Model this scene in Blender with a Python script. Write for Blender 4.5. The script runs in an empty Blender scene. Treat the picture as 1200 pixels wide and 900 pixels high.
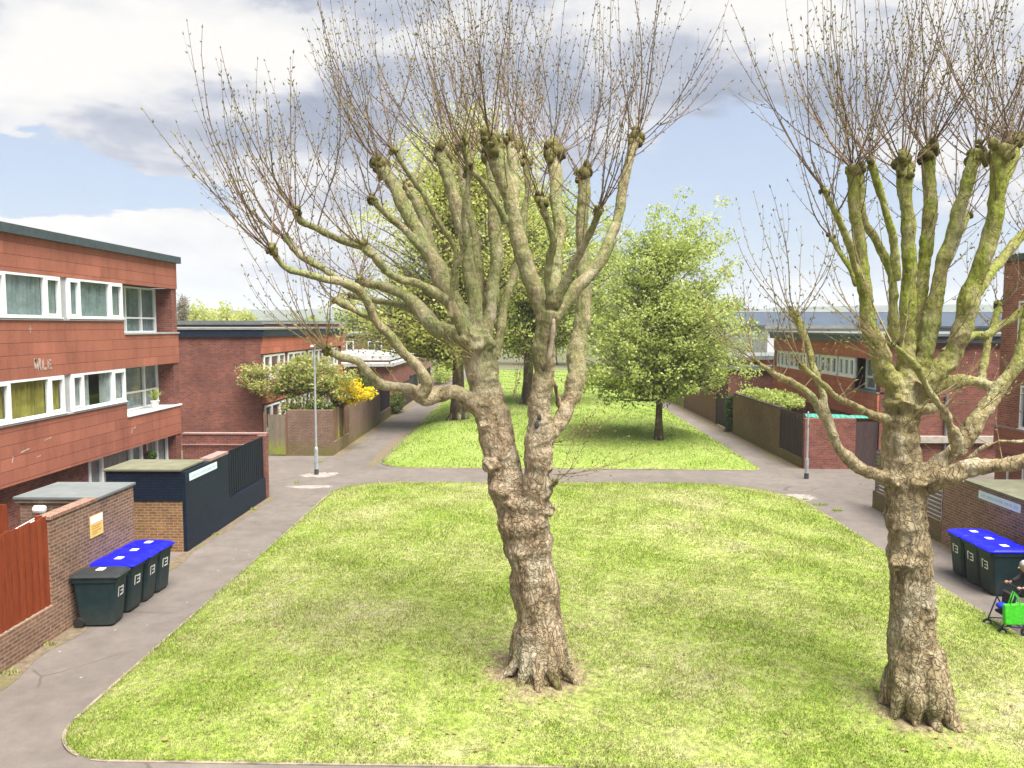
import bpy, bmesh, math, random
import numpy as np
from mathutils import Vector, Matrix, noise
R = math.radians
random.seed(7)
rng = np.random.default_rng(11)
scene = bpy.context.scene
col = scene.collection

# ------------------------------------------------------------------ camera
CAM = Vector((0, 0, 6.2))
F = 900.0
cam_d = bpy.data.cameras.new('camera')
cam_d.sensor_width = 36.0
cam_d.lens = 36.0 * F / 1200.0
cam_d.clip_start = 0.05
cam_d.clip_end = 8000
cam = bpy.data.objects.new('camera', cam_d)
cam.location = CAM
cam.rotation_euler = (R(90) - math.atan(68 / F), 0, math.atan(12 / F))
col.objects.link(cam)
scene.camera = cam
RM = cam.rotation_euler.to_matrix()


def ray(px, py):
    return RM @ Vector(((px - 600) / F, -(py - 450) / F, -1))


def W(px, py, Y):
    """the point of the place seen at (px, py) on the upright plane y = Y"""
    d = ray(px, py)
    return CAM + d * (Y / d.y)


def G(px, py, z=0.0):
    d = ray(px, py)
    return CAM + d * ((z - CAM.z) / d.z)


# ------------------------------------------------------------------ mesh builder
class MB:
    def __init__(s):
        s.v = []; s.f = []; s.m = []

    def face(s, pts, m=0):
        b = len(s.v)
        s.v += [tuple(p) for p in pts]
        s.f.append(tuple(range(b, b + len(pts)))); s.m.append(m)

    def box(s, x0, x1, y0, y1, z0, z1, m=0, M=None):
        b = len(s.v)
        P = [(x0, y0, z0), (x1, y0, z0), (x1, y1, z0), (x0, y1, z0), (x0, y0, z1), (x1, y0, z1), (x1, y1, z1), (x0, y1, z1)]
        if M is not None:
            P = [tuple(M @ Vector(p)) for p in P]
        s.v += P
        for q in ((0, 3, 2, 1), (4, 5, 6, 7), (0, 1, 5, 4), (1, 2, 6, 5), (2, 3, 7, 6), (3, 0, 4, 7)):
            s.f.append(tuple(b + i for i in q)); s.m.append(m)

    def hexa(s, P, m=0):
        """eight corners: bottom four then top four, counter-clockwise from above"""
        b = len(s.v)
        s.v += [tuple(p) for p in P]
        for q in ((0, 3, 2, 1), (4, 5, 6, 7), (0, 1, 5, 4), (1, 2, 6, 5), (2, 3, 7, 6), (3, 0, 4, 7)):
            s.f.append(tuple(b + i for i in q)); s.m.append(m)

    def tube(s, pts, rad, n=8, m=0, cap=True, squash=None):
        pts = [Vector(p) for p in pts]
        if not isinstance(rad, (list, tuple)):
            rad = [rad] * len(pts)
        t0 = (pts[1] - pts[0]).normalized()
        u = t0.orthogonal().normalized()
        rings = []
        for i, p in enumerate(pts):
            t = (pts[min(i + 1, len(pts) - 1)] - pts[max(i - 1, 0)])
            t = t.normalized() if t.length > 1e-9 else t0
            u = (u - t * u.dot(t))
            u = u.normalized() if u.length > 1e-6 else t.orthogonal().normalized()
            w = t.cross(u)
            b = len(s.v)
            for k in range(n):
                a = 2 * math.pi * k / n
                s.v.append(tuple(p + (u * math.cos(a) + w * math.sin(a)) * rad[i]))
            rings.append(b)
        for i in range(len(pts) - 1):
            a, b = rings[i], rings[i + 1]
            for k in range(n):
                k2 = (k + 1) % n
                s.f.append((a + k, a + k2, b + k2, b + k)); s.m.append(m)
        if cap:
            s.f.append(tuple(rings[0] + k for k in reversed(range(n)))); s.m.append(m)
            s.f.append(tuple(rings[-1] + k for k in range(n))); s.m.append(m)

    def ball(s, c, r, sub=2, m=0, sc=(1, 1, 1), amp=0.0, fr=3.0):
        bm = bmesh.new()
        bmesh.ops.create_icosphere(bm, subdivisions=sub, radius=1.0)
        b = len(s.v)
        c = Vector(c)
        for v in bm.verts:
            d = v.co.copy()
            k = r * (1 + amp * noise.noise(d * fr + c * 7.1))
            s.v.append((c.x + d.x * k * sc[0], c.y + d.y * k * sc[1], c.z + d.z * k * sc[2]))
        bm.verts.ensure_lookup_table()
        for f in bm.faces:
            s.f.append(tuple(b + v.index for v in f.verts)); s.m.append(m)
        bm.free()

    def lathe(s, c, prof, n=16, m=0):
        """profile of (radius, z) round the upright axis through c"""
        rings = []
        for r, z in prof:
            b = len(s.v)
            for k in range(n):
                a = 2 * math.pi * k / n
                s.v.append((c[0] + r * math.cos(a), c[1] + r * math.sin(a), c[2] + z))
            rings.append(b)
        for i in range(len(prof) - 1):
            a, b = rings[i], rings[i + 1]
            for k in range(n):
                k2 = (k + 1) % n
                s.f.append((a + k, a + k2, b + k2, b + k)); s.m.append(m)
        s.f.append(tuple(rings[0] + k for k in reversed(range(n)))); s.m.append(m)
        s.f.append(tuple(rings[-1] + k for k in range(n))); s.m.append(m)


ORG = {}


def mesh_of(name, mb, org=(0, 0, 0)):
    v = np.array(mb.v, dtype=np.float64).reshape(-1, 3)
    me = bpy.data.meshes.new(name)
    o = np.array(org)
    me.from_pydata((v - o).tolist(), [], mb.f)
    if mb.m and max(mb.m) > 0:
        me.polygons.foreach_set('material_index', np.array(mb.m, dtype=np.int32))
    if len(mb.f) < 60000:
        # box mapped UVs in metres
        uvl = me.uv_layers.new(name='UVMap')
        uv = np.zeros((len(me.loops), 2), dtype=np.float32)
        li = np.zeros(len(me.loops), dtype=np.int32)
        me.loops.foreach_get('vertex_index', li)
        nrm = np.zeros(len(me.polygons) * 3, dtype=np.float32)
        me.polygons.foreach_get('normal', nrm)
        nrm = np.abs(nrm.reshape(-1, 3))
        tot = np.zeros(len(me.polygons), dtype=np.int32)
        me.polygons.foreach_get('loop_total', tot)
        ax = np.repeat(np.argmax(nrm, axis=1), tot)
        p = v[li]
        uv[:, 0] = np.where(ax == 0, p[:, 1], p[:, 0])
        uv[:, 1] = np.where(ax == 2, p[:, 1], p[:, 2])
        uvl.data.foreach_set('uv', uv.ravel())
    return me


def obj(name, mb, mats, parent=None, smooth=False, bevel=0.0, org=None):
    """links ONE mesh object; a part's vertices are stored relative to its thing's base"""
    if parent is not None:
        o0 = ORG[parent.name]
    else:
        o0 = Vector(org) if org is not None else Vector((0, 0, 0))
    me = mesh_of(name, mb, o0)
    for m in (mats if isinstance(mats, (list, tuple)) else [mats]):
        me.materials.append(m)
    if smooth:
        me.polygons.foreach_set('use_smooth', np.ones(len(me.polygons), dtype=bool))
    o = bpy.data.objects.new(name, me)
    col.objects.link(o)
    if parent is not None:
        o.parent = parent
    else:
        o.location = o0
    ORG[o.name] = o0
    if bevel:
        b = o.modifiers.new('bevel', 'BEVEL'); b.width = bevel; b.segments = 2; b.limit_method = 'ANGLE'; b.angle_limit = R(40)
    return o


def tag(o, label=None, cat=None, group=None, kind=None):
    if label: o['label'] = label
    if cat: o['category'] = cat
    if group: o['group'] = group
    if kind: o['kind'] = kind
    return o


def thing(name, loc, label, cat, group=None):
    o = bpy.data.objects.new(name, None)
    o.empty_display_size = 0.3
    o.location = loc
    col.objects.link(o)
    ORG[o.name] = Vector(loc)
    return tag(o, label, cat, group)


def copy_tree(o, loc, label, rz=None):
    """a copy of a thing with copies of its parts and sub-parts"""
    def rec(x, par):
        c = x.copy(); col.objects.link(c); c.parent = par
        for ch in x.children:
            rec(ch, c)
        return c
    r = rec(o, None)
    r.location = loc
    if rz is not None:
        r.rotation_euler = (0, 0, rz)
    r['label'] = label
    return r


def catmull(P, sub=5):
    """P: list of tuples of any length, smooth curve through them"""
    P = [np.array(p, dtype=float) for p in P]
    if len(P) < 3:
        return [P[0] + (P[1] - P[0]) * i / sub for i in range(sub + 1)]
    Q = [2 * P[0] - P[1]] + P + [2 * P[-1] - P[-2]]
    out = []
    for i in range(1, len(Q) - 2):
        a, b, c, d = Q[i - 1], Q[i], Q[i + 1], Q[i + 2]
        for k in range(sub):
            t = k / sub
            out.append(0.5 * (2 * b + (c - a) * t + (2 * a - 5 * b + 4 * c - d) * t * t + (3 * b - a - 3 * c + d) * t ** 3))
    out.append(P[-1])
    return out


# ------------------------------------------------------------------ materials
class NT:
    def __init__(s, name):
        s.mat = bpy.data.materials.new(name)
        s.mat.use_nodes = True
        s.t = s.mat.node_tree
        s.b = s.t.nodes['Principled BSDF']
        s.out = s.t.nodes['Material Output']
        s.b.inputs['Roughness'].default_value = 0.8
        s.b.inputs['Specular IOR Level'].default_value = 0.25

    def n(s, typ, **kw):
        x = s.t.nodes.new(typ)
        for k, v in kw.items():
            if k in ('operation', 'blend_type', 'data_type', 'noise_dimensions', 'feature', 'interpolation_type', 'distance', 'musgrave_type', 'bands_direction', 'wave_type', 'clamp', 'use_clamp', 'offset', 'attribute_name', 'invert', 'vector_type'):
                setattr(x, k, v)
            else:
                s.inp(x, k, v)
        return x

    def inp(s, x, k, v):
        sock = x.inputs[int(k[1:])] if (k[0] == '_' and k[1:].isdigit()) else x.inputs[k.replace('_', ' ')]
        if isinstance(v, bpy.types.NodeSocket):
            s.t.links.new(v, sock)
        else:
            if hasattr(sock.default_value, '__len__') and isinstance(v, (list, tuple)):
                v = list(v)
                n = len(sock.default_value)
                if len(v) < n: v = v + [1.0] * (n - len(v))
            sock.default_value = v

    def coord(s, which='Object'):
        return s.t.nodes.new('ShaderNodeTexCoord').outputs[which]

    def mapping(s, vec, scale=(1, 1, 1), rot=(0, 0, 0), loc=(0, 0, 0)):
        x = s.n('ShaderNodeMapping', Vector=vec)
        x.inputs['Scale'].default_value = scale
        x.inputs['Rotation'].default_value = rot
        x.inputs['Location'].default_value = loc
        return x.outputs[0]

    def noise(s, vec, scale=5, detail=6, rough=0.6, dist=0.0):
        return s.n('ShaderNodeTexNoise', Vector=vec, Scale=scale, Detail=detail, Roughness=rough, Distortion=dist).outputs[0]

    def ramp(s, fac, stops, interp='LINEAR'):
        x = s.t.nodes.new('ShaderNodeValToRGB')
        x.color_ramp.interpolation = interp
        e = x.color_ramp.elements
        while len(e) > 1: e.remove(e[-1])
        for i, (p, c) in enumerate(stops):
            q = e[0] if i == 0 else e.new(p)
            q.position = p
            if not hasattr(c, '__len__'): c = (c, c, c)
            q.color = (*c, 1)
        s.t.links.new(fac, x.inputs[0])
        return x.outputs[0]

    def mix(s, fac, a, b, mode='MIX'):
        x = s.t.nodes.new('ShaderNodeMix')
        x.data_type = 'RGBA'; x.blend_type = mode
        for sock, v in ((x.inputs[0], fac), (x.inputs[6], a), (x.inputs[7], b)):
            if isinstance(v, bpy.types.NodeSocket): s.t.links.new(v, sock)
            elif hasattr(v, '__len__'): sock.default_value = (*v[:3], 1)
            else: sock.default_value = v
        return x.outputs[2]

    def math(s, op, a, b=0.0, c=0.0, clamp=False):
        x = s.t.nodes.new('ShaderNodeMath'); x.operation = op; x.use_clamp = clamp
        for i, v in enumerate((a, b, c)):
            if isinstance(v, bpy.types.NodeSocket): s.t.links.new(v, x.inputs[i])
            else: x.inputs[i].default_value = v
        return x.outputs[0]

    def maprange(s, v, a, b, c=0.0, d=1.0, smooth=False):
        x = s.t.nodes.new('ShaderNodeMapRange')
        if smooth: x.interpolation_type = 'SMOOTHSTEP'
        s.t.links.new(v, x.inputs[0])
        for i, q in enumerate((a, b, c, d)): x.inputs[i + 1].default_value = q
        return x.outputs[0]

    def bump(s, h, strength=0.5, dist=0.02):
        x = s.n('ShaderNodeBump', Height=h, Strength=strength, Distance=dist)
        s.t.links.new(x.outputs[0], s.b.inputs['Normal'])

    def color(s, c):
        s.inp(s.b, 'Base Color', c)

    def xyz(s, vec):
        return s.n('ShaderNodeSeparateXYZ', Vector=vec).outputs


def plain(name, c, rough=0.7, var=0.15, scale=6.0, metal=0.0, spec=0.3, bump=0.0):
    k = NT(name)
    v = k.coord()
    f = k.noise(v, scale, 5, 0.65)
    lo = tuple(x * (1 - var) for x in c); hi = tuple(min(1, x * (1 + var)) for x in c)
    k.color(k.ramp(f, [(0.3, lo), (0.7, hi)]))
    k.b.inputs['Roughness'].default_value = rough
    k.b.inputs['Metallic'].default_value = metal
    k.b.inputs['Specular IOR Level'].default_value = spec
    if bump: k.bump(k.noise(v, scale * 5, 4), bump, 0.01)
    return k.mat


def brick(name, c1, c2, mortar, w=0.225, h=0.075, ms=0.011, stain=(0.55, 1.15), moss=None, bump=0.6, offset=0.5, rough=0.9):
    k = NT(name)
    uv = k.coord('UV')
    ob = k.coord('Object')
    b = k.n('ShaderNodeTexBrick', Vector=uv, Color1=c1, Color2=c2, Mortar=mortar, Scale=1.0, offset=offset)
    b.inputs['Mortar Size'].default_value = ms
    b.inputs['Mortar Smooth'].default_value = 0.3
    b.inputs['Bias'].default_value = -0.1
    b.inputs['Brick Width'].default_value = w
    b.inputs['Row Height'].default_value = h
    f = k.noise(ob, 0.9, 6, 0.7)
    st = k.ramp(f, [(0.25, stain[0]), (0.75, stain[1])])
    c = k.mix(1.0, b.outputs[0], st, 'MULTIPLY')
    f2 = k.noise(ob, 14, 4, 0.7)
    c = k.mix(1.0, c, k.ramp(f2, [(0.3, 0.75), (0.7, 1.2)]), 'MULTIPLY')
    if moss:
        z = k.xyz(ob)[2]
        mm = k.math('MULTIPLY', k.maprange(z, moss[1], moss[0], 0, 1), k.maprange(k.noise(ob, 2.2, 6), 0.35, 0.6), clamp=True)
        c = k.mix(mm, c, (0.13, 0.13, 0.02))
    k.color(c)
    k.b.inputs['Roughness'].default_value = rough
    k.bump(k.mix(0.3, b.outputs[1], f2), -bump, 0.006)
    return k.mat


def cladding_mat(name, c1, c2):
    """hung panels: strong level joints, faint upright ones"""
    k = NT(name)
    uv = k.coord('UV'); ob = k.coord('Object')
    q = k.xyz(uv)
    v = k.math('DIVIDE', q[1], 0.32); row = k.math('FLOOR', v); fv = k.math('SUBTRACT', v, row)
    u = k.math('ADD', k.math('DIVIDE', q[0], 0.98), k.math('MULTIPLY', k.math('MODULO', row, 2.0), 0.5)); cu = k.math('FLOOR', u); fu = k.math('SUBTRACT', u, cu)
    lh = k.maprange(fv, 0.05, 0.02)
    lv = k.maprange(fu, 0.012, 0.006, 0, 0.38)
    cell = k.n('ShaderNodeTexWhiteNoise', noise_dimensions='2D', Vector=k.n('ShaderNodeCombineXYZ', X=cu, Y=row, Z=0.0).outputs[0]).outputs[0]
    c = k.mix(cell, c1, c2)
    c = k.mix(k.maprange(cell, 0.93, 0.94, 0, 0.5), c, tuple(x * 1.35 for x in c1))
    st = k.ramp(k.noise(k.mapping(ob, (1, 1, 0.3)), 1.6, 7, 0.72), [(0.25, 0.68), (0.5, 1.0), (0.75, 1.18)])
    c = k.mix(1.0, c, st, 'MULTIPLY')
    c = k.mix(1.0, c, k.ramp(k.noise(ob, 18, 5, 0.7), [(0.3, 0.86), (0.7, 1.1)]), 'MULTIPLY')
    sc = k.noise(k.mapping(ob, (1, 1, 3)), 3.5, 6, 0.75)
    c = k.mix(k.maprange(sc, 0.68, 0.72, 0, 0.55), c, (0.50, 0.36, 0.29))
    ln = k.math('MAXIMUM', lh, lv)
    c = k.mix(ln, c, tuple(x * 0.18 for x in c1))
    k.color(c)
    k.b.inputs['Roughness'].default_value = 0.75
    k.bump(ln, -0.7, 0.02)
    return k.mat


def boards_mat(name, c1, c2, w=0.12, rough=0.8, moss=False):
    k = NT(name)
    uv = k.coord('UV'); ob = k.coord('Object')
    s = k.xyz(uv)
    cell = k.n('ShaderNodeTexWhiteNoise', noise_dimensions='1D', W=k.math('FLOOR', k.math('DIVIDE', s[0], w))).outputs[0]
    g = k.noise(k.mapping(uv, (22, 1.2, 1)), 2.0, 5, 0.7)
    c = k.mix(cell, c1, c2)
    c = k.mix(1.0, c, k.ramp(g, [(0.3, 0.6), (0.7, 1.25)]), 'MULTIPLY')
    if moss:
        mm = k.math('MULTIPLY', k.maprange(k.xyz(ob)[2], 0.9, 0.25, 0, 1), k.maprange(k.noise(ob, 3, 5), 0.3, 0.55), clamp=True)
        c = k.mix(mm, c, (0.22, 0.26, 0.03))
    k.color(c)
    k.b.inputs['Roughness'].default_value = rough
    k.bump(g, 0.4, 0.01)
    return k.mat


def leaf_mat(name, dark, mid, light, trans=0.35):
    k = NT(name)
    rnd = k.t.nodes.new('ShaderNodeNewGeometry').outputs['Random Per Island']
    ob = k.coord('Object')
    f = k.math('ADD', k.math('MULTIPLY', rnd, 0.6), k.math('MULTIPLY', k.noise(ob, 0.45, 4), 0.4))
    c = k.ramp(f, [(0.15, dark), (0.5, mid), (0.85, light)])
    k.color(c)
    k.b.inputs['Roughness'].default_value = 0.55
    tr = k.n('ShaderNodeBsdfTranslucent', Color=k.mix(0.25, c, light))
    ms = k.n('ShaderNodeMixShader', _0=trans, _1=k.b.outputs[0], _2=tr.outputs[0])
    k.t.links.new(ms.outputs[0], k.out.inputs[0])
    return k.mat


def glass_mat(name, tint=(0.9, 0.95, 0.95)):
    k = NT(name)
    tr = k.n('ShaderNodeBsdfTransparent', Color=tint)
    gl = k.n('ShaderNodeBsdfGlossy', Roughness=0.03)
    lw = k.n('ShaderNodeLayerWeight', Blend=0.5)
    f = k.math('MULTIPLY_ADD', k.math('POWER', lw.outputs[1], 4.0), 0.7, 0.07, clamp=True)
    ms = k.n('ShaderNodeMixShader', _0=f, _1=tr.outputs[0], _2=gl.outputs[0])
    k.t.links.new(ms.outputs[0], k.out.inputs[0])
    return k.mat


M = {}
M['brick_brown'] = brick('brown_brick', (0.25, 0.13, 0.078), (0.15, 0.075, 0.052), (0.32, 0.26, 0.20), stain=(0.6, 1.25))
M['brick_orange'] = brick('orange_brick', (0.30, 0.15, 0.06), (0.20, 0.10, 0.05), (0.36, 0.28, 0.18))
M['brick_maroon'] = brick('maroon_brick', (0.25, 0.082, 0.054), (0.13, 0.045, 0.046), (0.21, 0.125, 0.10), stain=(0.6, 1.3))
M['brick_garden'] = brick('mossy_garden_brick', (0.22, 0.12, 0.08), (0.15, 0.09, 0.065), (0.25, 0.2, 0.16), moss=(0.0, 0.9))
M['brick_red'] = brick('red_brick', (0.36, 0.12, 0.075), (0.25, 0.078, 0.058), (0.34, 0.22, 0.17))
M['brick_pale'] = brick('pale_red_brick', (0.30, 0.15, 0.10), (0.20, 0.09, 0.07), (0.36, 0.29, 0.23))
M['brick_black'] = brick('black_painted_brick', (0.007, 0.017, 0.036), (0.005, 0.011, 0.025), (0.003, 0.007, 0.016), stain=(0.7, 1.5), rough=0.55)
M['clad'] = cladding_mat('terracotta_cladding', (0.34, 0.125, 0.082), (0.295, 0.107, 0.072))
M['clad2'] = cladding_mat('red_cladding', (0.46, 0.15, 0.09), (0.40, 0.125, 0.08))
M['white'] = plain('white_plastic_frame', (0.78, 0.79, 0.80), 0.4, 0.04)
M['grey_panel'] = plain('grey_infill_panel', (0.36, 0.37, 0.38), 0.6, 0.12)
M['fascia'] = plain('dark_roof_fascia', (0.055, 0.075, 0.085), 0.5, 0.25)
M['fascia_blue'] = plain('blue_black_fascia', (0.012, 0.022, 0.04), 0.45, 0.25)
M['roof_felt'] = plain('grey_roof_felt', (0.24, 0.26, 0.25), 0.9, 0.18, 3.0)
M['roof_moss'] = plain('mossy_roof_felt', (0.15, 0.15, 0.10), 0.9, 0.25, 2.5)
M['roof_grey'] = plain('pale_grey_roof', (0.15, 0.165, 0.165), 0.8, 0.15, 2.0)
M['roof_blue'] = plain('blue_grey_metal_roof', (0.045, 0.065, 0.095), 0.6, 0.15, 0.6)
M['roof_white'] = plain('white_roof_sheet', (0.45, 0.455, 0.46), 0.6, 0.15, 2.0)
M['concrete'] = plain('pale_concrete', (0.42, 0.38, 0.33), 0.9, 0.25, 5.0, bump=0.3)
M['kerb'] = plain('worn_kerb_stone', (0.24, 0.20, 0.15), 0.9, 0.45, 3.0, bump=0.3)
M['coping'] = plain('pink_coping', (0.28, 0.185, 0.165), 0.9, 0.2, 5.0)
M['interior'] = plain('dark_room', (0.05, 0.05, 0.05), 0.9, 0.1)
M['dark_wall'] = plain('dark_brown_finish', (0.06, 0.045, 0.045), 0.9, 0.2)  # even dark brown for far windows, panes and roof hatches
M['cur_teal'] = plain('teal_grey_curtain', (0.20, 0.255, 0.255), 0.9, 0.3, 3.0)
M['cur_net'] = plain('white_net_curtain', (0.30, 0.325, 0.325), 0.9, 0.3, 3.0)
M['cur_yellow'] = plain('yellow_green_curtain', (0.27, 0.225, 0.05), 0.9, 0.4, 2.0)
M['glass'] = glass_mat('window_glass')
M['fence_red'] = boards_mat('red_brown_boards', (0.25, 0.050, 0.014), (0.19, 0.036, 0.011), 0.1)
M['fence_black'] = boards_mat('black_boards', (0.007, 0.014, 0.026), (0.005, 0.010, 0.018), 0.1, 0.5)
M['fence_brown'] = boards_mat('weathered_brown_boards', (0.22, 0.115, 0.065), (0.17, 0.10, 0.065), 0.14)
M['fence_grey'] = boards_mat('weathered_grey_boards', (0.23, 0.18, 0.13), (0.18, 0.15, 0.11), 0.12, moss=True)
M['fence_dark'] = boards_mat('dark_stained_boards', (0.07, 0.045, 0.045), (0.05, 0.035, 0.035), 0.12)
M['fence_purple'] = boards_mat('dark_purple_boards', (0.05, 0.025, 0.045), (0.04, 0.02, 0.035), 0.12)
M['slat'] = boards_mat('grey_slats', (0.20, 0.17, 0.14), (0.16, 0.14, 0.12), 0.4)
k = NT('dark_green_bin_plastic')
p = k.coord()
c = k.ramp(k.noise(p, 5, 6, 0.7), [(0.3, (0.009, 0.022, 0.026)), (0.7, (0.016, 0.038, 0.042))])
c = k.mix(k.math('MULTIPLY', k.maprange(k.xyz(p)[2], 0.5, 0.05, 0, 0.5), k.noise(p, 9, 6, 0.8), clamp=True), c, (0.10, 0.085, 0.06))
sc_ = k.noise(k.mapping(p, (30, 30, 2)), 1.0, 5, 0.8)
c = k.mix(k.maprange(sc_, 0.64, 0.70, 0, 0.3), c, (0.09, 0.10, 0.10))
k.color(c); k.b.inputs['Roughness'].default_value = 0.5
M['bin'] = k.mat
M['bin_lid_black'] = plain('black_bin_lid', (0.022, 0.026, 0.028), 0.4, 0.2, 4, spec=0.4)
M['bin_lid_blue'] = plain('blue_bin_lid', (0.004, 0.006, 0.62), 0.4, 0.08, 4, spec=0.3)
M['old_paint'] = plain('flaked_old_paint', (0.42, 0.33, 0.28), 0.8, 0.4, 14)
M['mark_white'] = plain('white_marking', (0.75, 0.75, 0.74), 0.6, 0.05)
M['rubber'] = plain('black_rubber', (0.02, 0.02, 0.02), 0.7, 0.1)
M['steel'] = plain('galvanised_steel', (0.38, 0.40, 0.42), 0.45, 0.2, 8.0, metal=0.3)
M['steel_pale'] = plain('pale_painted_steel', (0.55, 0.58, 0.60), 0.5, 0.15, 8.0)
M['steel_dark'] = plain('dark_grey_steel', (0.05, 0.055, 0.06), 0.5, 0.2)
M['sign_white'] = plain('pale_sign_face', (0.62, 0.74, 0.82), 0.5, 0.06, 8)
M['sign_text'] = plain('grey_sign_lettering', (0.45, 0.55, 0.63), 0.6, 0.1)
M['sign_yellow'] = plain('yellow_sign_face', (0.78, 0.52, 0.14), 0.5, 0.08)
M['sign_brown'] = plain('brown_sign_text', (0.45, 0.25, 0.06), 0.6, 0.1)
M['tarp'] = plain('teal_tarpaulin', (0.06, 0.29, 0.22), 0.6, 0.2, 3.0, bump=0.3)
M['soil'] = plain('brown_soil', (0.13, 0.09, 0.055), 0.95, 0.3, 6.0, bump=0.5)
M['bag_green'] = plain('bright_green_bag', (0.05, 0.42, 0.02), 0.5, 0.3, 14)
M['pouch_blue'] = plain('blue_fabric', (0.01, 0.03, 0.4), 0.8, 0.2)
M['navy'] = plain('navy_frame', (0.012, 0.018, 0.05), 0.5, 0.2)
M['skin'] = plain('skin', (0.42, 0.24, 0.16), 0.6, 0.08)
M['hair_grey'] = plain('grey_hair', (0.36, 0.36, 0.37), 0.8, 0.25, 40)
M['coat'] = plain('dark_brown_coat', (0.035, 0.028, 0.035), 0.85, 0.3, 10, bump=0.2)
M['trousers'] = plain('charcoal_trousers', (0.02, 0.02, 0.026), 0.85, 0.3, 10)
M['terracotta'] = plain('terracotta_pot', (0.4, 0.16, 0.08), 0.8, 0.15)
M['pot_white'] = plain('white_pot', (0.7, 0.7, 0.68), 0.6, 0.05)
# ------------------------------------------------------------------ ground materials
TREE_A = G(631, 782, 0.33)     # pollard by the middle of the lawn
TREE_B = G(1075, 826, 0.28)     # pollard by the edge of the frame


def lawn_color(k, blades=False):
    p = k.t.nodes.new('ShaderNodeNewGeometry').outputs['Position']
    big = k.noise(p, 0.30, 5, 0.6)
    med = k.noise(k.mapping(p, (1.0, 1.35, 1)), 2.3, 9, 0.82)
    fine = k.noise(p, 9.0, 5, 0.75)
    f = k.math('ADD', k.math('MULTIPLY', big, 0.45), k.math('MULTIPLY', med, 0.55))
    pale = (0.43, 0.41, 0.23); mid = (0.335, 0.37, 0.12); viv = (0.235, 0.315, 0.05); deep = (0.15, 0.235, 0.03)
    c = k.ramp(f, [(0.36, pale), (0.46, mid), (0.56, viv), (0.68, deep)])
    # the further lawn is greener
    yy = k.xyz(p)[1]
    far = k.maprange(yy, 31.0, 34.0, 0, 0.62)
    c = k.mix(far, c, k.ramp(med, [(0.3, (0.265, 0.345, 0.07)), (0.7, (0.155, 0.265, 0.03))]))
    # straw and bare specks
    sp = k.noise(k.mapping(p, (1, 1.6, 1)), 6.0, 5, 0.8)
    c = k.mix(k.math('MULTIPLY', k.maprange(sp, 0.57, 0.70), k.math('SUBTRACT', 1.0, k.math('MULTIPLY', far, 1.2)), clamp=True), c, (0.30, 0.235, 0.125))
    # worn earth round the two old trunks
    for t, rr in ((TREE_A, 1.15), (TREE_B, 0.9)):
        d = k.n('ShaderNodeVectorMath', operation='DISTANCE', _0=p, _1=tuple(t)).outputs[1]
        dd = k.math('ADD', d, k.math('MULTIPLY', k.math('SUBTRACT', med, 0.5), 2.6))
        c = k.mix(k.maprange(dd, rr, rr * 0.45, 0, 0.95), c, k.ramp(fine, [(0.3, (0.20, 0.14, 0.09)), (0.7, (0.36, 0.27, 0.18))]))
    if not blades:
        c = k.mix(1.0, c, k.ramp(fine, [(0.30, 0.32), (0.5, 0.85), (0.70, 1.25)]), 'MULTIPLY')
    return c, fine


k = NT('lawn_turf')
c, f = lawn_color(k)
k.color(c); k.b.inputs['Roughness'].default_value = 0.95
k.bump(f, 0.9, 0.06)
M['lawn'] = k.mat
k = NT('grass_blades')
c, f = lawn_color(k, True)
rnd = k.t.nodes.new('ShaderNodeNewGeometry').outputs['Random Per Island']
c = k.mix(1.0, c, k.ramp(rnd, [(0.0, (0.55, 0.6, 0.5)), (0.55, (1.0, 1.0, 1.0)), (1.0, (1.45, 1.35, 1.6))]), 'MULTIPLY')
k.color(c); k.b.inputs['Roughness'].default_value = 0.7
tr = k.n('ShaderNodeBsdfTranslucent', Color=c)
ms = k.n('ShaderNodeMixShader', _0=0.3, _1=k.b.outputs[0], _2=tr.outputs[0])
k.t.links.new(ms.outputs[0], k.out.inputs[0])
M['blade'] = k.mat

k = NT('old_asphalt')
p = k.coord('Object')
f1 = k.noise(p, 0.35, 6, 0.65); f2 = k.noise(p, 60, 3, 0.8); f3 = k.noise(p, 2.2, 6, 0.7)
c = k.ramp(f1, [(0.3, (0.120, 0.103, 0.092)), (0.7, (0.172, 0.149, 0.133))])
c = k.mix(1.0, c, k.ramp(f2, [(0.25, 0.72), (0.75, 1.28)]), 'MULTIPLY')
c = k.mix(1.0, c, k.ramp(f3, [(0.3, 0.82), (0.7, 1.12)]), 'MULTIPLY')
vor = k.n('ShaderNodeTexVoronoi', feature='DISTANCE_TO_EDGE', Vector=k.mix(0.12, p, k.n('ShaderNodeTexNoise', Vector=p, Scale=1.6, Detail=4.0).outputs[1]), Scale=0.42)
cr = k.math('MULTIPLY', k.maprange(vor.outputs[0], 0.012, 0.003), k.maprange(k.noise(p, 0.5, 3), 0.5, 0.58), clamp=True)
c = k.mix(k.maprange(k.noise(k.mapping(p, (1, 0.5, 1)), 0.22, 2, 0.5), 0.60, 0.615, 0, 0.35), c, (0.10, 0.088, 0.08))
c = k.mix(k.math('MULTIPLY', cr, 0.6), c, (0.06, 0.052, 0.045))
wv = k.n('ShaderNodeTexVoronoi', Vector=p, Scale=1.9, Randomness=1.0)
c = k.mix(k.maprange(wv.outputs[0], 0.05, 0.035, 0, 0.6), c, (0.45, 0.43, 0.40))
k.color(c); k.b.inputs['Roughness'].default_value = 0.9
k.bump(f2, 0.35, 0.01)
M['asphalt'] = k.mat

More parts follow.
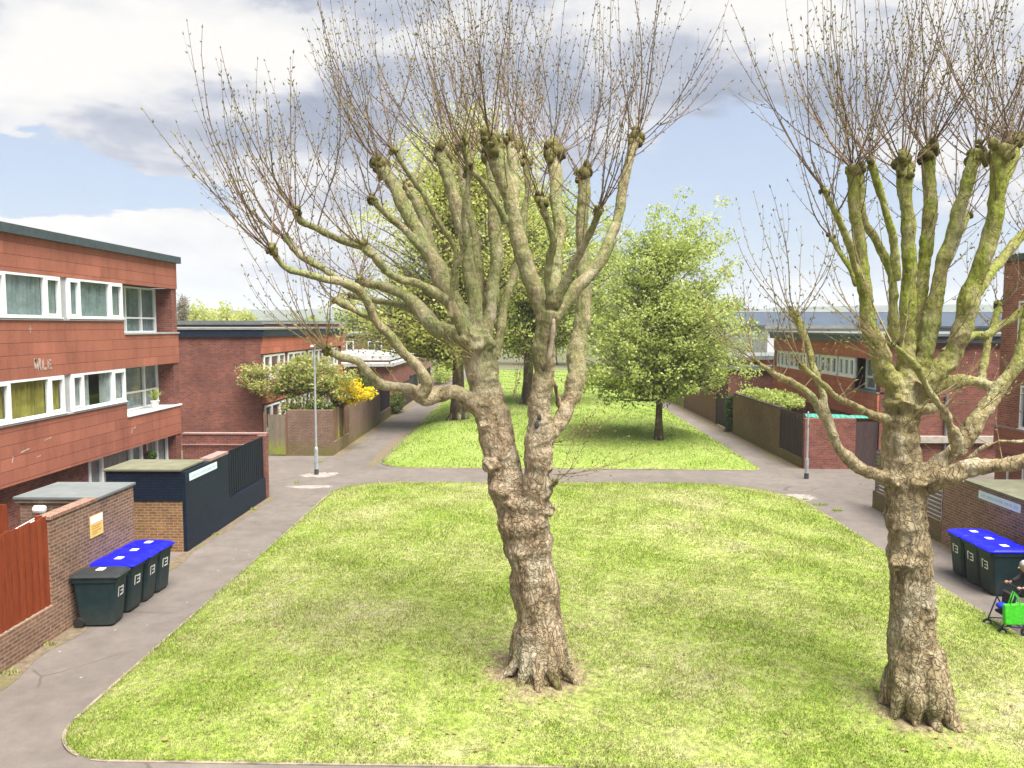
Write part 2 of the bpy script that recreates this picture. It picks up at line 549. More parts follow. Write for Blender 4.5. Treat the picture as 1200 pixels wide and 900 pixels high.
k = NT('rough_earth_and_turf')
p = k.coord('Object')
f1 = k.noise(p, 0.05, 6, 0.65); f2 = k.noise(p, 3, 6, 0.7)
c = k.ramp(f1, [(0.35, (0.12, 0.13, 0.05)), (0.65, (0.10, 0.085, 0.06))])
k.color(k.mix(1.0, c, k.ramp(f2, [(0.3, 0.7), (0.7, 1.2)]), 'MULTIPLY'))
M['earth'] = k.mat

k = NT('leaf_litter_and_moss')
p = k.coord('Object')
f2 = k.noise(p, 7, 6, 0.8); f1 = k.noise(p, 1.2, 4, 0.6)
c = k.ramp(f2, [(0.3, (0.07, 0.05, 0.035)), (0.5, (0.15, 0.115, 0.078)), (0.7, (0.23, 0.185, 0.13))])
k.color(k.mix(k.maprange(f1, 0.5, 0.66, 0, 0.55), c, (0.13, 0.135, 0.035)))
k.bump(f2, 0.8, 0.03)
M['litter'] = k.mat

# ------------------------------------------------------------------ ground, paths
mb = MB()
mb.face([(-2600, -60, -0.03), (2600, -60, -0.03), (2600, 3200, -0.03), (-2600, 3200, -0.03)])
tag(obj('ground', mb, M['earth']), kind='structure')

mb = MB()
Q = [(-16, 16.2, 2, 33.4), (-40, -16, 29.4, 33.4), (16.2, 45, 27.5, 33.0), (-12.5, 16.2, 33.4, 36.3), (-9.05, -5.5, 36.3, 110), (8.6, 12.3, 36.3, 110), (-60, 60, 110, 113.5)]
for x0, x1, y0, y1 in Q:
    mb.face([(x0, y0, 0), (x1, y0, 0), (x1, y1, 0), (x0, y1, 0)])
tag(obj('path', mb, M['asphalt']), kind='structure')


def rounded(corners, radii, n=14):
    """corners counter-clockwise, each rounded with its radius"""
    out = []
    N = len(corners)
    for i, (c, r) in enumerate(zip(corners, radii)):
        c = Vector(c); a = Vector(corners[i - 1]); b = Vector(corners[(i + 1) % N])
        u = (a - c).normalized(); v = (b - c).normalized()
        ang = u.angle(v)
        d = r / math.tan(ang / 2)
        p0 = c + u * d; p1 = c + v * d
        o = c + (u + v).normalized() * (r / math.sin(ang / 2))
        a0 = math.atan2(p0.y - o.y, p0.x - o.x); a1 = math.atan2(p1.y - o.y, p1.x - o.x)
        while a1 < a0: a1 += 2 * math.pi
        for t in range(n + 1):
            q = a0 + (a1 - a0) * t / n
            out.append((o.x + r * math.cos(q), o.y + r * math.sin(q)))
    return out


def gauge(P, c, pts):
    P = np.array(P); nx = np.roll(P, -1, 0)
    e = nx - P
    nrm = np.stack([e[:, 1], -e[:, 0]], 1)
    L = np.linalg.norm(nrm, axis=1); ok = L > 1e-6
    nrm = nrm[ok] / L[ok, None]; P = P[ok]
    d = ((P - c) * nrm).sum(1)
    t = np.full(len(pts), -1e9)
    for n_, d_ in zip(nrm, d):
        t = np.maximum(t, ((pts - c) @ n_) / d_)
    return t


def dens(P, step):
    out = []
    for i in range(len(P)):
        a = Vector(P[i]); b = Vector(P[(i + 1) % len(P)])
        n = max(1, int((b - a).length / step))
        for k_ in range(n):
            out.append(tuple(a + (b - a) * k_ / n))
    return out


class Lawn:
    def __init__(s, corners, radii, H, wob=0.06):
        s.raw = rounded(corners, radii)
        s.P = dens(s.raw, 0.5)
        s.c = np.mean(np.array(corners), axis=0)
        s.H = H

    def h(s, pts):
        t = np.clip(gauge(s.raw, s.c, pts), 0, 1)
        sm = (1 - t ** 3)
        und = 0.05 * np.sin(pts[:, 0] * 0.9 + 1.0) * np.cos(pts[:, 1] * 0.7) + 0.03 * np.sin(pts[:, 0] * 2.3 + pts[:, 1] * 1.7)
        return 0.035 + s.H * sm + und * np.minimum(1, (1 - t) * 6)

    def build(s, name, rings=56):
        P = np.array(s.P); N = len(P)
        vs = []; fs = []
        ts = 1 - (np.arange(rings + 1) / rings) ** 1.0
        for t in ts:
            q = s.c + (P - s.c) * max(t, 1e-3)
            z = s.h(q)
            vs += [(a[0], a[1], b) for a, b in zip(q, z)]
        for i in range(rings):
            for j in range(N):
                j2 = (j + 1) % N
                fs.append((i * N + j, i * N + j2, (i + 1) * N + j2, (i + 1) * N + j))
        # skirt down to the path
        b = len(vs)
        vs += [(a[0], a[1], -0.02) for a in P]
        for j in range(N):
            j2 = (j + 1) % N
            fs.append((b + j, b + j2, j2, j))
        m_ = MB(); m_.v = vs; m_.f = fs; m_.m = [0] * len(fs)
        o = obj(name, m_, M['lawn'], smooth=True)
        return tag(o, kind='structure')

    def kerb(s, name, w=0.09, h=0.045):
        P = np.array(dens(s.raw, 0.9)); N = len(P)
        nx = np.roll(P, -1, 0) - np.roll(P, 1, 0)
        nrm = np.stack([nx[:, 1], -nx[:, 0]], 1); nrm /= np.linalg.norm(nrm, axis=1)[:, None]
        A = P + nrm * 0.003; B = P + nrm * w
        m_ = MB()
        for j in range(N):
            j2 = (j + 1) % N
            g = 0.006
            hh = h + 0.012 * math.sin(j * 12.9) - (0.05 if (j * 7919) % 11 < 2 else 0)
            a0 = A[j] + (A[j2] - A[j]) * g; a1 = A[j2]; b0 = B[j] + (B[j2] - B[j]) * g; b1 = B[j2]
            m_.hexa([(*a0, -0.02), (*b0, -0.02), (*b1, -0.02), (*a1, -0.02), (*a0, hh), (*b0, hh), (*b1, hh), (*a1, hh)])
        return tag(obj(name, m_, M['kerb']), kind='structure')


LF = Lawn([(-7.0, 10.5), (9.95, 10.25), (9.95, 29.9), (-7.1, 29.9)], [1.1, 1.0, 3.6, 2.0], 0.45)
LB = Lawn([(-6.4, 33.3), (10.3, 32.8), (11.4, 106), (-6.6, 106)], [1.6, 0.5, 2, 2], 1.1)
LF.build('lawn'); LB.build('lawn')
LF.kerb('kerb', 0.055, 0.028); LB.kerb('kerb', 0.06, 0.022)

def on_lawn(lawn, px, py):
    p = G(px, py, 0.2)
    for _ in range(12):
        p = G(px, py, float(lawn.h(np.array([[p.x, p.y]]))[0]))
    return p


# worn earth where feet cut the far lawn's corner, litter along the wall feet
def strip(name, pts, mat, z=0.006):
    m_ = MB()
    for (x0, x1, y0, y1) in pts:
        n = max(2, int(max(y1 - y0, x1 - x0) / 0.35))
        for i in range(n):
            if (y1 - y0) > (x1 - x0):
                ya = y0 + (y1 - y0) * i / n; yb = y0 + (y1 - y0) * (i + 1) / n
                wa = lambda y: (x1 - x0) * 0.45 * noise.noise(Vector((y * 0.9, x0, 0)))
                side = x0 < 0
                if side: m_.face([(x0, ya, z), (x1 + wa(ya), ya, z), (x1 + wa(yb), yb, z), (x0, yb, z)])
                else: m_.face([(x0 + wa(ya), ya, z), (x1, ya, z), (x1, yb, z), (x0 + wa(yb), yb, z)])
    return tag(obj(name, m_, mat), kind='structure')


strip('verge', [(-9.3, -8.95, 6, 27.4), (-9.1, -8.6, 36.3, 104), (11.75, 12.05, 12, 24), (11.6, 12.3, 33.2, 104)], M['litter'])
m_ = MB()
prev = None
for i in range(40):
    y = 33.6 + i * 0.75
    w = 0.75 + 0.55 * noise.noise(Vector((y * 0.5, 3, 1))) + (0.5 if y < 44 else 0)
    w *= max(0.15, min(1, (66 - y) / 12))
    a = (-6.55 - 0.35 * w, y, 0.008); b = (-6.55 + 0.0 * w, y, 0.008)
    if prev: m_.face([prev[0], prev[1], b, a])
    prev = (a, b)
tag(obj('bare_earth', m_, M['litter']), kind='structure')

# pale worn patches of old concrete in the crossing
m_ = MB()
for cx, cy, rx, ry, sd in ((-8.5, 31.6, 0.75, 0.55, 1), (-8.2, 29.2, 0.9, 0.28, 2), (9.9, 27.6, 0.8, 0.5, 3)):
    pts = []
    for i in range(60):
        a = 2 * math.pi * i / 60
        q = 1 + 0.5 * noise.noise(Vector((math.cos(a) * 1.6, math.sin(a) * 1.6, sd * 3.3))) + 0.3 * noise.noise(Vector((math.cos(a) * 4.6, math.sin(a) * 4.6, sd * 5.3)))
        pts.append((cx + rx * q * math.cos(a), cy + ry * q * math.sin(a), 0.005))
    m_.face(pts)
tag(obj('concrete_patch', m_, plain('worn_paving', (0.26, 0.235, 0.21), 0.9, 0.4, 5.0)), kind='structure')


# ------------------------------------------------------------------ grass blades
def blades(name, lawn, n, hmin, hmax, wd, cone, rough_y=2.0, bare=True):
    P = np.array(lawn.raw)
    lo = P.min(0); hi = P.max(0)
    pts = np.zeros((0, 2))
    while len(pts) < n:
        q = lo + rng.random((n * 3, 2)) * (hi - lo)
        wgt = (max(lo[1], 9.0) / q[:, 1]) ** rough_y
        q = q[rng.random(len(q)) < wgt]
        px = np.abs(q[:, 0]) / q[:, 1]
        q = q[px < cone]
        q = q[gauge(lawn.raw, lawn.c, q) < 1.003]
        if bare:
            for t, rr in ((TREE_A, 1.2), (TREE_B, 1.0)):
                d = np.hypot(q[:, 0] - t.x, q[:, 1] - t.y)
                q = q[rng.random(len(q)) < np.clip((d - 0.45) / rr, 0.06, 1)]
        pts = np.vstack([pts, q])
    pts = pts[:n]
    # gather into tufts
    k_ = rng.integers(0, n, n)
    pull = rng.random(n) < 0.55
    c = pts[(k_ // 14) * 14 % n]
    near = np.hypot(*(c - pts).T) < 0.0
    z = lawn.h(pts)
    ang = rng.random(n) * 2 * np.pi
    lean = 0.25 + rng.random(n) * 0.9
    sc = np.clip(pts[:, 1] / 14.0, 0.8, 3.0) ** 0.6
    wob = np.sin(pts[:, 0] * 1.7 + 0.6 * np.sin(pts[:, 1] * 2.3)) * np.sin(pts[:, 1] * 1.9 + 0.8 * np.sin(pts[:, 0] * 1.1)) + 0.7 * np.sin(pts[:, 0] * 5.1 + pts[:, 1] * 3.3) * np.sin(pts[:, 1] * 4.7 - pts[:, 0] * 2.1)
    hh = (hmin + (hmax - hmin) * rng.random(n) ** 1.6) * sc * (1 + 0.45 * np.clip(wob, -1, 1.4))
    ww = wd * sc * (0.7 + 0.6 * rng.random(n))
    dx = np.cos(ang); dy = np.sin(ang)
    a2 = rng.random(n) * 2 * np.pi
    lx = np.cos(a2) * lean * hh; ly = np.sin(a2) * lean * hh
    v = np.zeros((n, 3, 3), dtype=np.float32)
    v[:, 0, 0] = pts[:, 0] - dx * ww; v[:, 0, 1] = pts[:, 1] - dy * ww; v[:, 0, 2] = z - 0.01
    v[:, 1, 0] = pts[:, 0] + dx * ww; v[:, 1, 1] = pts[:, 1] + dy * ww; v[:, 1, 2] = z - 0.01
    v[:, 2, 0] = pts[:, 0] + lx; v[:, 2, 1] = pts[:, 1] + ly; v[:, 2, 2] = z + hh
    me = bpy.data.meshes.new(name)
    me.vertices.add(n * 3); me.vertices.foreach_set('co', v.ravel())
    me.loops.add(n * 3); me.loops.foreach_set('vertex_index', np.arange(n * 3, dtype=np.int32))
    me.polygons.add(n); me.polygons.foreach_set('loop_start', np.arange(0, n * 3, 3, dtype=np.int32))
    me.update(calc_edges=True)
    me.materials.append(M['blade'])
    o = bpy.data.objects.new(name, me); col.objects.link(o)
    ORG[o.name] = Vector((0, 0, 0))
    return tag(o, 'short patchy grass growing over the lawn', 'grass', kind='stuff')


blades('grass', LF, 300000, 0.02, 0.06, 0.0085, 0.78)
blades('grass', LB, 70000, 0.02, 0.06, 0.010, 0.72, 1.4, bare=False)['label'] = 'bright short grass growing over the lawn beyond the crossing path'

# fallen leaves and twigs lying on the near lawn
mb = MB(); rs = random.Random(33)
pts = []
while len(pts) < 900:
    x = rs.uniform(-7, 9.8); y = 10.4 + 19 * rs.random() ** 1.6
    if gauge(LF.raw, LF.c, np.array([[x, y]]))[0] < 0.98: pts.append((x, y))
zz = LF.h(np.array(pts))
for (x, y), z in zip(pts, zz):
    c = Vector((x, y, z + rs.uniform(0.015, 0.05)))
    a = rs.random() * 6.28; u = Vector((math.cos(a), math.sin(a), rs.uniform(-.4, .4))); v = Vector((-math.sin(a), math.cos(a), rs.uniform(-.4, .4)))
    s_ = rs.uniform(0.02, 0.045)
    if rs.random() < 0.15: mb.tube([c - u * s_ * 4, c + v * s_ * 0.4, c + u * s_ * 4], 0.005, 4)
    else: mb.face([c - u * s_, c - v * s_ * .6, c + u * s_, c + v * s_ * .6])
tag(obj('fallen_leaves', mb, plain('dry_fallen_leaf', (0.24, 0.16, 0.09), 0.9, 0.6, 1.2)), 'dry leaves and bits of twig scattered on the lawn', 'litter', kind='stuff')
# weeds growing from cracks in the crossing
mb = MB()
for cx, cy, r_ in ((10.35, 26.4, 0.28), (10.1, 27.2, 0.16), (10.6, 25.6, 0.2), (-8.9, 29.9, 0.15), (-9.25, 34.5, 0.2), (11.6, 22.5, 0.3), (-9.2, 19.0, 0.15), (-9.2, 22.3, 0.18), (-9.18, 25.5, 0.2), (-9.2, 13.2, 0.2), (-9.2, 14.4, 0.12)):
    for i in range(int(420 * r_)):
        a = rs.random() * 6.28; q = r_ * math.sqrt(rs.random())
        c = Vector((cx + math.cos(a) * q, cy + math.sin(a) * q * 0.6, 0.0)); b = rs.random() * 6.28
        d = Vector((math.cos(b), math.sin(b), 0)); L = rs.uniform(0.03, 0.10)
        mb.face([c - d * 0.012, c + d * 0.012, c + Vector((math.cos(b + 1.5) * L * .6, math.sin(b + 1.5) * L * .6, L))])
tag(obj('weeds', mb, M['blade']), 'small green weeds in cracks and along the wall feet', 'weeds', kind='stuff')
# ------------------------------------------------------------------ bark
def bark_mat(name, base, pale, dark, green, z0, z1, gmax):
    k = NT(name)
    p = k.t.nodes.new('ShaderNodeNewGeometry').outputs['Position']
    q = k.mapping(p, (1, 1, 0.45))
    f = k.noise(q, 4.0, 8, 0.72, 0.4)
    fine = k.noise(k.mapping(p, (1, 1, 0.35)), 22.0, 6, 0.75)
    c = k.ramp(f, [(0.30, dark), (0.47, base), (0.62, pale), (0.75, tuple(min(1, x * 1.15) for x in pale))])
    pl = k.n('ShaderNodeTexVoronoi', Vector=k.mix(0.25, q, k.n('ShaderNodeTexNoise', Vector=p, Scale=5.0, Detail=4.0).outputs[1]), Scale=5.5)
    sep = k.t.nodes.new('ShaderNodeSeparateColor'); k.t.links.new(pl.outputs[1], sep.inputs[0])
    plate = k.maprange(sep.outputs[0], 0.62, 0.70)
    big = k.noise(p, 0.8, 4, 0.6)
    plate = k.math('MULTIPLY', plate, k.maprange(big, 0.42, 0.6), clamp=True)
    c = k.mix(k.math('MULTIPLY', plate, 0.6), c, (0.50, 0.46, 0.34))
    z = k.xyz(p)[2]
    g = k.math('MULTIPLY', k.maprange(z, z0, z1, 0, gmax, True), k.maprange(k.noise(k.mapping(p, (1.5, 1.5, 0.7)), 2.0, 8, 0.75), 0.32, 0.56), clamp=True)
    c = k.mix(g, c, k.ramp(fine, [(0.3, tuple(x * 0.6 for x in green)), (0.7, tuple(x * 1.25 for x in green))]))
    ms_ = k.math('MULTIPLY', k.maprange(z, 1.1, 0.2, 0, 0.8), k.maprange(k.noise(p, 2.2, 5), 0.45, 0.62), clamp=True)
    c = k.mix(ms_, c, (0.13, 0.14, 0.025))
    c = k.mix(1.0, c, k.ramp(fine, [(0.25, 0.50), (0.5, 1.0), (0.75, 1.25)]), 'MULTIPLY')
    k.color(c); k.b.inputs['Roughness'].default_value = 0.95
    ck = k.n('ShaderNodeTexVoronoi', feature='DISTANCE_TO_EDGE', Vector=k.mix(0.2, k.mapping(p, (1, 1, 0.3)), k.n('ShaderNodeTexNoise', Vector=p, Scale=5.0, Detail=5.0).outputs[1]), Scale=15.0)
    ckh = k.maprange(ck.outputs[0], 0.0, 0.16)
    low = k.maprange(z, 5.5, 2.5, 0.15, 0.8)
    k.color(k.mix(k.math('MULTIPLY', k.math('SUBTRACT', 1.0, ckh), k.math('MULTIPLY', low, k.maprange(f, 0.35, 0.58, 0.62, 0.0))), c, dark))
    h = k.math('ADD', k.math('MULTIPLY', f, 0.8), k.math('ADD', k.math('MULTIPLY', fine, 0.6), k.math('MULTIPLY', ckh, low)))
    k.bump(h, 1.0, 0.045)
    return k.mat


M['bark_a'] = bark_mat('plane_bark', (0.33, 0.245, 0.15), (0.48, 0.39, 0.265), (0.125, 0.085, 0.054), (0.20, 0.235, 0.078), 4.3, 6.4, 0.85)
M['bark_b'] = bark_mat('plane_bark_green', (0.32, 0.25, 0.14), (0.47, 0.395, 0.245), (0.12, 0.088, 0.052), (0.245, 0.29, 0.038), 4.0, 6.6, 0.92)
M['twig'] = plain('red_brown_twig', (0.17, 0.11, 0.078), 0.6, 0.4, 4.0)
M['twig_pale'] = plain('olive_twig', (0.24, 0.185, 0.10), 0.7, 0.35, 4.0)
M['bud'] = leaf_mat('opening_bud', (0.13, 0.12, 0.03), (0.26, 0.24, 0.06), (0.42, 0.38, 0.12), 0.3)
M['knuckle'] = plain('mossy_knuckle_bark', (0.125, 0.115, 0.034), 0.95, 0.9, 9.0, bump=0.9)
M['cut_wood'] = plain('bare_dead_wood', (0.36, 0.29, 0.21), 0.85, 0.45, 9.0)
UP = Vector((0, 0, 1))


def add_bud(mb, p, d, L, w, m):
    u = d.orthogonal().normalized(); v = d.cross(u)
    b = len(mb.v)
    q = p + d * (L * 0.45)
    mb.v += [tuple(p), tuple(q + u * w), tuple(q - u * w * 0.5 + v * w * 0.87), tuple(q - u * w * 0.5 - v * w * 0.87), tuple(p + d * L)]
    for f in ((0, 2, 1), (0, 3, 2), (0, 1, 3), (4, 1, 2), (4, 2, 3), (4, 3, 1)):
        mb.f.append(tuple(b + i for i in f)); mb.m.append(m)


def add_twig(mb, p, d, L, r, rs, depth=0, curl=0.10, n=9, wob=0.05):
    p = Vector(p); d = Vector(d).normalized()
    pts = [p.copy()]; dirs = [d.copy()]
    st = L / n
    for i in range(n):
        d = (d + UP * curl + Vector((rs.gauss(0, wob), rs.gauss(0, wob), rs.gauss(0, wob * 0.6)))).normalized()
        p = p + d * st
        pts.append(p.copy()); dirs.append(d.copy())
    rad = [r * (1 - 0.75 * i / n) for i in range(n + 1)]
    mb.tube(pts, rad, 4, 0, cap=False)
    # buds alternate along the shoot
    nb = int(L / 0.16)
    for i in range(1, nb + 1):
        t = (i / nb) * n
        if t < 0.8 and depth == 0: continue
        a = min(int(t), n - 1); fr = t - a
        q = pts[a].lerp(pts[a + 1], fr); dd = dirs[a + 1]
        s = dd.orthogonal().normalized()
        ang = i * 2.4 + rs.random()
        s = s * math.cos(ang) + dd.cross(s) * math.sin(ang)
        bd = (dd * 0.8 + s).normalized() if i < nb else dd
        add_bud(mb, q, bd, rs.uniform(0.035, 0.075), rs.uniform(0.008, 0.016), 1)
    if depth < 1:
        for _ in range(rs.randint(1, 4)):
            a = rs.randint(2, n - 2)
            dd = dirs[a]
            s = dd.orthogonal().normalized()
            ang = rs.random() * 6.28
            s = s * math.cos(ang) + dd.cross(s) * math.sin(ang)
            add_twig(mb, pts[a], dd + s * rs.uniform(0.45, 0.8), L * (1 - a / n) * rs.uniform(0.35, 0.75), rad[a] * 0.62, rs, depth + 1, curl, 6, wob)


def organic(name, mb, voxel, smooth_it, amp, mat, parent, amp_fn=None):
    """joins overlapping limbs into one continuous skin and roughens it"""
    tmp = bpy.data.meshes.new('tmp'); tmp.from_pydata(mb.v, [], mb.f)
    to = bpy.data.objects.new('tmp', tmp); col.objects.link(to)
    r = to.modifiers.new('r', 'REMESH'); r.mode = 'VOXEL'; r.voxel_size = voxel; r.adaptivity = 0
    s = to.modifiers.new('s', 'SMOOTH'); s.factor = 0.5; s.iterations = smooth_it
    dg = bpy.context.evaluated_depsgraph_get()
    me = bpy.data.meshes.new_from_object(to.evaluated_get(dg))
    bpy.data.objects.remove(to); bpy.data.meshes.remove(tmp)
    n = len(me.vertices)
    co = np.zeros(n * 3, dtype=np.float32); me.vertices.foreach_get('co', co)
    no = np.zeros(n * 3, dtype=np.float32); me.vertices.foreach_get('normal', no)
    co = co.reshape(-1, 3); no = no.reshape(-1, 3)
    out = co.copy()
    for i in range(n):
        p = Vector(co[i])
        out[i] = co[i] + no[i] * (amp(p) if amp_fn is None else amp_fn(p, no[i]))
    o0 = np.array(ORG[parent.name], dtype=np.float32)
    me.vertices.foreach_set('co', (out - o0).ravel())
    me.materials.clear(); me.materials.append(mat)
    me.polygons.foreach_set('use_smooth', np.ones(len(me.polygons), dtype=bool))
    me.update()
    me.name = name
    o = bpy.data.objects.new(name, me); col.objects.link(o)
    o.parent = parent
    ORG[o.name] = ORG[parent.name]
    return o


def pollard(base, label, bark, limbs, trunk, roots, burls, seed, group, sprouts=()):
    """limbs: (list of (px, py, r_px), dY start, dY end, head radius px or 0, twigs, twig length)"""
    rs = random.Random(seed)
    Y0 = base.y
    root = thing('plane_tree', base, label, 'tree', group)
    mb = MB()

    def chain(pts, d0, d1, n=12, k_=1.0, wob=0.0):
        P = []
        for i, (x, y, r) in enumerate(pts):
            t = i / max(1, len(pts) - 1)
            Y = Y0 + d0 + (d1 - d0) * t ** 1.1
            w = W(x, y, Y)
            P.append((w.x, w.y, w.z, r * k_ * Y / F))
        C = catmull(P, 7)
        pp = [Vector(c[:3]) for c in C]
        rr = [max(0.012, c[3] * (1 + 0.16 * noise.noise(Vector(c[:3]) * 3.1) + 0.08 * noise.noise(Vector(c[:3]) * 8.0))) for c in C]
        pp = [q + noise.noise_vector(q * 1.9) * wob * min(1, i_ / 8) for i_, q in enumerate(pp)]
        mb.tube(pp, rr, n)
        return pp, rr

    for pts, d0, d1 in trunk:
        chain(pts, d0, d1, 20, 0.96)
    for x, y, r, d in burls:
        w = W(x, y, Y0 + d * 0.62)
        mb.ball(w, r * 0.98 * Y0 / F, 3, amp=0.42, fr=1.7, sc=(1.12, 1.0, 0.78))
    for a, L, r in roots:
        L *= 0.84; r *= 1.15
        dx, dy = math.cos(a), math.sin(a)
        b = base
        mb.tube([b + Vector((dx * 0.20, dy * 0.20, 0.95)), b + Vector((dx * 0.33, dy * 0.33, 0.42)), b + Vector((dx * 0.42, dy * 0.42, 0.16)), b + Vector((dx * L * 0.85, dy * L * 0.85, -0.03)), b + Vector((dx * (L + .05), dy * (L + .05), -0.16))],
                [r * 0.9, r * 0.95, r * 0.75, r * 0.4, r * 0.2], 10)
    heads = []
    for pts, d0, d1, hr, nt, tl in limbs:
        pp, rr = chain(pts, d0, d1, 12, 0.82, 0.055)
        if hr or nt:
            heads.append((pp[-1], (pp[-1] - pp[-3]).normalized(), hr * pp[-1].y / F, nt, tl, pp, rr))

    def amp(p, n):
        z = p.z - base.z
        d = math.hypot(p.x - base.x, p.y - base.y)
        k = max(0.0, 1 - max(0, d - 0.55) / 0.9)
        up = max(0.0, 1 - max(0, z - 5.0) / 1.2)
        lump = 0.055 * noise.noise(p * 2.1) + 0.03 * noise.noise(Vector((p.x * 2.5, p.y * 2.5, p.z * 7.0))) * max(0.15, min(1, (z - 1.2) / 0.8))
        fis = 0.024 * noise.noise(Vector((p.x * 11, p.y * 11, p.z * 3.0))) + 0.012 * noise.noise(p * 17)
        rib = 0.0
        if z < 1.4:
            rib = 0.05 * (1.4 - z) / 1.4 * noise.noise(Vector((p.x * 5.5, p.y * 5.5, p.z * 0.8)))
        small = 0.012 * noise.noise(p * 4.5) + 0.009 * noise.noise(p * 11) + 0.005 * noise.noise(p * 24)
        return (lump + fis + rib) * k * (0.3 + 0.7 * up) + small
    tr = organic('trunk', mb, 0.019, 5, None, bark, root, amp)
    for i, (p, d, hr, nt, tl, pp, rr) in enumerate(heads):
        km = MB()
        hr = max(hr * 1.02, 0.05)
        nl = 3 + int(hr / 0.035)
        for j in range(min(nl, 12) + 5):
            o_ = Vector((rs.gauss(0, 1), rs.gauss(0, 1), rs.gauss(0, 0.5))).normalized() * hr * rs.uniform(0.35, 0.75)
            km.ball(p + o_ - d * hr * rs.uniform(-0.2, 0.9), hr * rs.uniform(0.22, 0.46), 2, amp=0.55, fr=2.2, sc=(0.9, 0.9, 1.25))
        kn = obj('pollard_knuckle', km, M['knuckle'], root, smooth=True)
        if nt:
            tw = MB()
            axis = Vector((p.x - base.x, (p.y - base.y), 0))
            axis = axis.normalized() * min(1.0, axis.length / 2.2) if axis.length > 0.05 else Vector((0, 0, 0))
            for j in range(int(nt * 0.84)):
                a = rs.random() * 6.283
                rad = Vector((math.cos(a), math.sin(a), 0))
                sp = rs.random() ** 0.7
                dd = d * 0.45 + rad * sp * 1.3 + axis * 0.28 + UP * rs.uniform(0.0, 0.75)
                q = p + dd.normalized() * hr * 0.4 - d * hr * rs.uniform(0, 0.9)
                if rs.random() < 0.28:
                    t = rs.randint(int(len(pp) * 0.72), len(pp) - 1)
                    q = pp[t] + rad * rr[t] * 0.7
                L = tl * rs.uniform(0.55, 1.2) * (1.0 if sp < 0.6 else 0.88)
                add_twig(tw, q, dd, L, rs.uniform(0.0065, 0.0128), rs, 0, rs.uniform(0.09, 0.20), 10, 0.07)
            # short leafy sprouts on the limb under the head
            for j in range(rs.randint(3, 7)):
                t = rs.randint(len(pp) // 3, len(pp) - 2)
                a = rs.random() * 6.283
                dd = Vector((math.cos(a), math.sin(a), rs.uniform(0.2, 0.9))).normalized()
                add_twig(tw, pp[t] + dd * rr[t] * 0.8, dd, rs.uniform(0.25, 0.9), 0.006, rs, 1, 0.12, 5)
            obj('twig_spray', tw, [M['twig'] if p.z > 6.6 else M['twig_pale'], M['bud']], kn)
    # shoots from the trunk
    tw = MB()
    for x, y, dY, dx, dz, L, n_ in sprouts:
        q = W(x, y, Y0 + dY)
        for j in range(n_):
            add_twig(tw, q, Vector((dx + rs.gauss(0, 0.15), rs.gauss(-0.2, 0.35), dz + rs.gauss(0, 0.2))), L * rs.uniform(0.6, 1.1), 0.007, rs, 0, 0.05, 8)
    if sprouts:
        obj('trunk_shoots', tw, [M['twig_pale'], M['bud']], root)
    return root


# ---- the pollard in the middle of the lawn, traced limb by limb
A_trunk = [
    ([(634, 800, 33), (633, 770, 33), (631, 740, 31), (627, 700, 29), (622, 660, 28), (616, 628, 29), (611, 600, 31), (606, 580, 28)], 0, 0),
    ([(608, 605, 26), (596, 575, 22), (590, 548, 22), (583, 515, 21), (577, 490, 21), (570, 466, 20), (564, 430, 20), (558, 405, 20), (556, 388, 18)], 0, 0.15),
    ([(622, 610, 20), (628, 580, 19), (631, 545, 16), (632, 500, 14), (635, 455, 13.5), (637, 415, 13.5), (640, 385, 14), (645, 362, 15)], -0.1, -0.55),
]
A_burls = [(577, 545, 13, -0.25), (570, 500, 10, -0.2), (588, 575, 13, -0.3), (634, 575, 14, -0.3), (637, 548, 12, -0.35), (634, 525, 11, -0.35),
           (636, 596, 13, -0.25), (632, 505, 9, -0.5), (634, 460, 10, -0.55), (560, 400, 17, -0.05), (572, 440, 12, 0), (548, 395, 12, -0.1), (600, 612, 16, -0.25), (625, 612, 14, -0.35),
           (644, 375, 10, -0.6), (566, 472, 10, -0.15)]
A_roots = [(0.2, 0.75, 0.16), (1.1, 0.7, 0.16), (2.0, 0.8, 0.15), (2.8, 0.8, 0.17), (3.6, 0.9, 0.15), (4.15, 0.75, 0.15), (4.7, 0.8, 0.16), (5.25, 0.75, 0.15), (5.8, 0.85, 0.15)]
